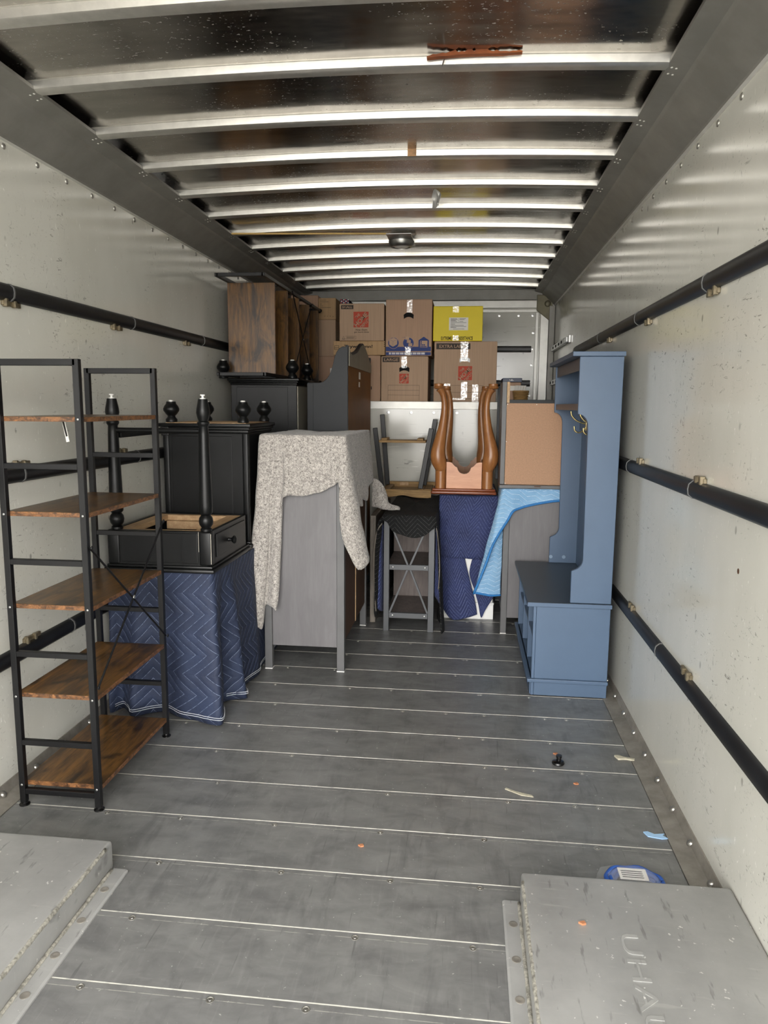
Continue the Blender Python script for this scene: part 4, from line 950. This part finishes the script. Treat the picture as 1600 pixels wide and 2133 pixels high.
# box with blue print
t = carton('moving_box', 'tall cardboard moving box with three blue picture icons, stacked on the LARGE box', -.676, -.300, 1.873, 2.318, mat='card3')
fill(t, 'blue_band', 'navyink', -.674, -.306, 1.910, 1.945); fill(t, 'blue_band', 'navyink', -.674, -.306, 1.878, 1.902)
obj('barcode', join(*[bx(-.648 + k * .0115, -.648 + k * .0115 + .0095 - .004 * (k % 3 == 1), YB - .0016, YB - .0008, 1.884, 1.899, 0) for k in range(26)]), 'paleink', t)
for i, x in enumerate((-.612, -.490, -.365)):
    z = 1.975
    if i < 2: obj('icon_disc', disc(x, z, .045, YB, .001), 'navyink', t); obj('icon_ring', disc(x, z, .046, YB, .0014, 28, .0435), 'creamink', t)
    else: obj('icon_disc', prism([(x - .042, z - .03), (x - .015, z - .046), (x + .015, z - .046), (x + .042, z - .03), (x + .042, z + .022), (x, z + .05), (x - .042, z + .022)], 'y', YB - .001, YB), 'navyink', t)
    y = YB - .0010
    if i == 0:
        obj('icon_cube', prism([(x - .036, z + .03), (x + .002, z + .043), (x + .032, z + .028), (x + .030, z - .010), (x - .004, z - .030), (x - .034, z - .012)], 'y', y - .0008, y), 'creamink', t)
        obj('icon_lines', join(bar((x - .036, y - .001, z + .03), (x - .002, y - .001, z + .014), .002, .001, 0), bar((x - .002, y - .001, z + .014), (x + .032, y - .001, z + .028), .002, .001, 0), bar((x - .003, y - .001, z + .014), (x - .004, y - .001, z - .03), .002, .001, 0)), 'navyink', t)
    elif i == 1:
        obj('icon_boxes', join(*[bx(x - .026 + k * .013, x + .006 + k * .013, y - .0008, y, z + .026 - k * .026, z + .050 - k * .026, 0) for k in range(3)]), 'creamink', t)
        obj('icon_lines', join(bar((x - .05, y - .001, z + .045), (x - .02, y - .001, z + .045), .004, .001, 0), bar((x - .03, y - .0015, z + .048), (x + .018, y - .0015, z - .03), .003, .001, 0)), 'navyink', t)
    else:
        obj('icon_door', bx(x - .030, x + .030, y - .0008, y, z - .035, z + .018, 0), 'creamink', t)
        obj('icon_boxes', join(*[bx(x - .026 + c * .013, x - .016 + c * .013, y - .0014, y - .0008, z - .033 + r * .013, z - .023 + r * .013, 0) for r, c in ((0, 0), (0, 1), (0, 2), (0, 3), (1, 0), (1, 1), (1, 2), (2, 0), (3, 0))]), 'navyink', t)
tape(t, -.505, -.46, 2.215, 2.316); tape(t, -.515, -.47, 1.878, 1.945); hole(t, -.49, 2.195, .082, .034)
# small
t = carton('moving_box', 'cardboard moving box marked SMALL with a red logo, high on the left', -1.058, -.690, 1.994, 2.288)
size_label(t, 'SMALL', -1.045, -.943, 2.246, 2.278); logo(t, -.880, 2.163, .124)
text('lettering', 'How doers', 'inkbrown', t, (-.876, YB, 2.082), .095, .016, '-y', .01); text('lettering', 'get more done.', 'inkbrown', t, (-.874, YB, 2.062), .125, .017, '-y', .01)
obj('recycling_mark', join(bar((-1.036, YB - .0005, 2.008), (-1.024, YB - .0005, 2.030), .004, .001, 0), bar((-1.024, YB - .0005, 2.030), (-1.012, YB - .0005, 2.008), .004, .001, 0), bar((-1.036, YB - .0005, 2.008), (-1.012, YB - .0005, 2.008), .001, .004, 0)), 'inkbrown', t)
obj('print_frame', join(bx(-1.008, -.92, YB - .0008, YB, 2.030, 2.0315, 0), bx(-1.008, -.92, YB - .0008, YB, 2.008, 2.0095, 0), bx(-.9215, -.92, YB - .0008, YB, 2.008, 2.031, 0), bx(-1.0, -.93, YB - .0008, YB, 2.022, 2.0245, 0), bx(-1.0, -.94, YB - .0008, YB, 2.014, 2.0165, 0)), 'inkbrown', t)
t = carton('shipping_box', 'flat yellowish cardboard box printed ...wwnn! under the SMALL box', -1.110, -.682, 1.878, 1.990, mat='card2')
text('lettering', 'Trywwwnn!', 'ink', t, (-.902, YB, 1.945), .235, .032, '-y', .02)
obj('print_lines', join(bx(-1.10, -1.062, YB - .0008, YB, 1.952, 1.955, 0), bx(-1.10, -1.062, YB - .0008, YB, 1.935, 1.938, 0), bx(-1.10, -1.062, YB - .0008, YB, 1.922, 1.925, 0), bx(-1.10, -1.097, YB - .0008, YB, 1.922, 1.955, 0), bx(-1.065, -1.062, YB - .0008, YB, 1.922, 1.955, 0), *[bx(-.690, -.684, YB - .0008, YB, z, z + .008, 0) for z in (1.96, 1.975, 1.945)]), 'ink', t)
t = carton('shipping_box', 'plain cardboard box on edge between the bookcase and the LARGE box', -1.05, -.718, DECK, 1.873, mat='card3')
obj('printed_mark', bx(-.795, -.788, YB - .0008, YB, 1.60, 1.625, 0), 'ink', t)
# left stack behind the lying bookshelf
LY = 6.62
t = carton('shipping_box', 'cardboard box with small printed text, topmost of the far left stack', -1.346, -1.186, 2.228, 2.412, LY, .4, 'card2')
obj('printed_lines', join(*[bx(-1.332 + a, -1.332 + b, LY - .0008, LY, z, z + .003, 0) for z, a, b in ((2.395, 0, .06), (2.38, 0, .08), (2.36, 0, .02), (2.345, 0, .03), (2.33, 0, .10), (2.255, .04, .05), (2.255, .065, .075), (2.255, .09, .10), (2.25, .115, .125))]), 'inkbrown', t)
carton('shipping_box', 'cardboard box against the ceiling behind the lying bookshelf', -1.60, -1.352, 2.232, 2.44, LY + .02, .38, 'card3')
carton('shipping_box', 'plain tall cardboard box in the middle of the far left stack', -1.60, -1.188, 1.905, 2.225, LY, .42, 'card')
t = carton('shipping_box', 'cardboard box with a white label at the bottom of the far left stack', -1.60, -1.165, DECK, 1.902, LY, .42, 'card3')
obj('paper_label', bx(-1.24, -1.20, LY - .0008, LY, 1.68, 1.80, 0), 'paper', t); obj('printed_mark', bx(-1.195, -1.172, LY - .0008, LY, 1.72, 1.79, 0), 'ink', t)
carton('shipping_box', 'flat cardboard box on the ledge carrying the end of the lying bookshelf', -1.62, -1.20, DECK, 1.638, 6.06, .5, 'card2')
t = thing('folded_cloth', 'folded red and navy patterned cloth on top of the SMALL box', 'cloth', (-1.02, 6.2, 2.291))
obj('fold', bx(-1.058, -.985, 6.10, 6.32, 2.291, 2.330, .008, 3), 'flagcloth', t)
obj('print_patch', join(*[bx(-1.055 + .018 * (k % 4), -1.043 + .018 * (k % 4), 6.0985, 6.1005, 2.297 + .012 * (k // 4), 2.305 + .012 * (k // 4), 0) for k in (0, 2, 5, 7, 8, 10)]), 'redcloth', t)
obj('white_patch', join(*[bx(-1.050 + .018 * (k % 4), -1.040 + .018 * (k % 4), 6.0985, 6.1005, 2.298 + .012 * (k // 4), 2.304 + .012 * (k // 4), 0) for k in (1, 3, 4, 6, 9, 11)]), 'paper', t)
# carton and basket at right end of the ledge
t = carton('carton_with_lid', 'small carton with a dark blue lid behind the hardboard-backed cabinet', .29, .435, DECK, 1.668, 6.2, .25, 'card3', seam=False)
lid = obj('lid', bx(.283, .442, 6.193, 6.457, 1.668, 1.702, .004), 'bluelid', t); obj('lid_print', join(bx(.340, .344, 6.1922, 6.193, 1.679, 1.694, 0), bx(.348, .372, 6.1922, 6.193, 1.679, 1.684, 0), bx(.352, .366, 6.1922, 6.193, 1.688, 1.693, 0)), 'paleink', lid)
obj('sticker', bx(.345, .40, 6.1992, 6.2, 1.60, 1.64, 0), 'paper', t)
t = thing('basket', 'small brown woven basket of folded cards on the ledge beside the dark blue lidded carton', 'basket', (.43, 6.12, DECK))
r0 = None
for k in range(5): obj('woven_band', lathe([(.052 + .003 * k, 0), (.056 + .003 * k, .009), (.053 + .003 * k, .018)], .43, 6.13, DECK + .019 * k, 18), 'crate', t, 40)
obj('cards', join(*[bar((.39 + .02 * k, 6.12, DECK + .09), (.40 + .02 * k, 6.14, DECK + .135), .03, .004, 0) for k in range(4)]), 'paper', t)

# ============================================================ ceiling details
t = thing('ceiling_light', 'round metal dome light on a square plate on the ceiling', 'light', (-.455, 4.95, 2.545))
obj('plate', bx(-.535, -.375, 4.76, 5.15, 2.533, 2.540, .003), 'steel', t)
bm = lathe([(.085, 0), (.082, .02), (.070, .035), (.058, .038), (.056, .030)], -.455, 4.97, 2.533, 28, -1); obj('ring', bm, 'steel', t, 40)
obj('lens', lathe([(.057, 0), (.057, .030), (.04, .038), (.02, .042)], -.455, 4.97, 2.533, 24, -1), 'lens', t, 60)
t = thing('wood_splinter', 'long reddish wood splinter caught on a roof bow near the front', 'splinter', (-.01, 2.51, 2.56))
rs_ = random.Random(11)
up = []; dn = []
for k in range(31):
    f = k / 30; x = -.155 + .30 * f; z0 = 2.571 - .006 * (2 * f - 1) ** 2
    h = .016 * max(.1, math.sin(pi * min(.97, f * .9 + .08))) + (.008 * (f - .8) / .2 if f > .8 else 0)
    up.append((x, z0 + h * (.25 + .75 * rs_.random()))); dn.append((x, z0 - .003 + (.006 * (f - .8) / .2 if f > .8 else 0)))
obj('wood', prism(dn + up[::-1], 'y', 2.505, 2.525), 'splinter', t)
obj('nail', sweep([(-.1, 2.52, 2.562), (-.105, 2.50, 2.535)], .0022, 6), 'steel', t)
o = obj('plastic_scrap', sheet([[(-.205 + .012 * i + rs_.uniform(-.008, .008), 3.99 + rs_.uniform(-.02, .02) + .03 * j, 2.572 - .018 * j + rs_.uniform(-.012, .006)) for i in range(4)] for j in range(4)], 3)[0], 'wrap', None, 180); tag(o, 'scrap of clear plastic stuck to the roof sheet', 'scrap')
o = obj('tape_remnant', bx(-.288, -.250, 3.392, 3.3962, 2.553, 2.588, .001), 'dirtytape'); tag(o, 'brown remnant of tape on a roof bow', 'tape')
o = obj('yellow_strip', join(bar((-1.50, 4.66, 2.530), (-.53, 4.80, 2.545), .010, .010, .001)), 'yellowstrip'); tag(o, 'thin yellow wood strip running from the left cove to the ceiling light', 'strip')

# ============================================================ litter on the floor
t = thing('furniture_knob', 'small black plastic furniture foot lying on the floor at right', 'furniture foot', (.41, 2.92, .002))
obj('disc', lathe([(.024, 0), (.026, .004), (.024, .010), (.012, .014)], .41, 2.92, .001, 20), 'darkplastic', t, 40)
obj('stem', lathe([(.010, 0), (.010, .012), (.012, .013), (.012, .022)], .413, 2.925, .014, 14), 'darkplastic', t, 40)
o = obj('foam_scrap', prism([(.645, 2.45), (.655, 2.425), (.70, 2.415), (.72, 2.42), (.705, 2.435), (.715, 2.447), (.68, 2.440), (.66, 2.455)], 'z', .001, .005), 'bluescrap'); tag(o, 'torn pale blue foam scrap on the floor', 'scrap')
o = obj('wood_scrap', prism([(.655, 3.015), (.665, 2.985), (.70, 2.99), (.73, 2.98), (.735, 2.995), (.69, 3.005), (.675, 3.02)], 'z', .001, .008), 'woodscrap'); tag(o, 'pale split wood scrap by the right wall', 'scrap')
o = obj('wood_chip', prism([(.18, 2.685), (.24, 2.645), (.285, 2.638), (.28, 2.652), (.22, 2.672), (.185, 2.695)], 'z', .0008, .003), 'woodscrap'); tag(o, 'thin pale smear-like wood sliver on the floor', 'scrap')
for x, y, z, l in ((-.32, 2.25, 0, 'tiny orange chip on the floor in the middle'), (.409, 3.005, 0, 'tiny orange chip beside the black furniture foot'), (.338, 1.825, .1, 'tiny orange chip on the right wheel well cover'), (.46, 2.76, 0, 'tiny red chip between the furniture foot and the blue scrap')):
    o = obj('chip', prism([(x - .010, y), (x, y - .007), (x + .010, y - .003), (x + .006, y + .007), (x - .004, y + .004)], 'z', z + .0006, z + .006), 'orange'); tag(o, l, 'chip')
t = thing('cord_bundle', 'coil of blue cord in a clear bag behind the right wheel well', 'cord', (.545, 2.17, .0))
for k, (r, z) in enumerate(((.085, .012), (.078, .022), (.070, .030), (.084, .028), (.062, .018))):
    pts = [(.545 + r * cos(2 * pi * j / 40), 2.135 + r * .8 * sin(2 * pi * j / 40), z + .003 * sin(j)) for j in range(41)]
    obj('coil', sweep(pts, .0075, 8), 'bluecord', t, 180)
obj('paper_tag', bx(.50, .585, 2.12, 2.175, .041, .043, 0), 'paper', t)
obj('tag_print', join(*[bx(.508, .572, 2.128 + .01 * k, 2.132 + .01 * k, .043, .0435, 0) for k in range(4)]), 'ink', t)
bm, V = sheet([[(.44, 2.06, .004), (.50, 2.06, .03), (.58, 2.06, .03), (.66, 2.06, .004)], [(.43, 2.14, .006), (.50, 2.15, .052), (.59, 2.15, .052), (.67, 2.13, .006)], [(.46, 2.23, .004), (.52, 2.24, .012), (.57, 2.24, .012), (.62, 2.22, .004)]], 4, ripple=.004, rs=20)
m, nt2, p2 = newmat('clear_bag_film'); p2.inputs['Roughness'].default_value = .12; p2.inputs['Alpha'].default_value = .22; p2.inputs['Base Color'].default_value = (.8, .82, .84, 1); M['film'] = m
obj('bag', bm, 'film', t, 180)
t = thing('door_tag', 'white paper tag hanging from the top board of the tall bookshelf', 'tag', (-1.50, 2.6, 1.32))
obj('paper', prism([(-1.505, 1.403), (-1.492, 1.403), (-1.478, 1.325), (-1.490, 1.322)], 'y', 2.598, 2.6), 'paper', t)
obj('print', prism([(-1.503, 1.40), (-1.495, 1.40), (-1.484, 1.345), (-1.490, 1.343)], 'y', 2.597, 2.598), 'ink', t)
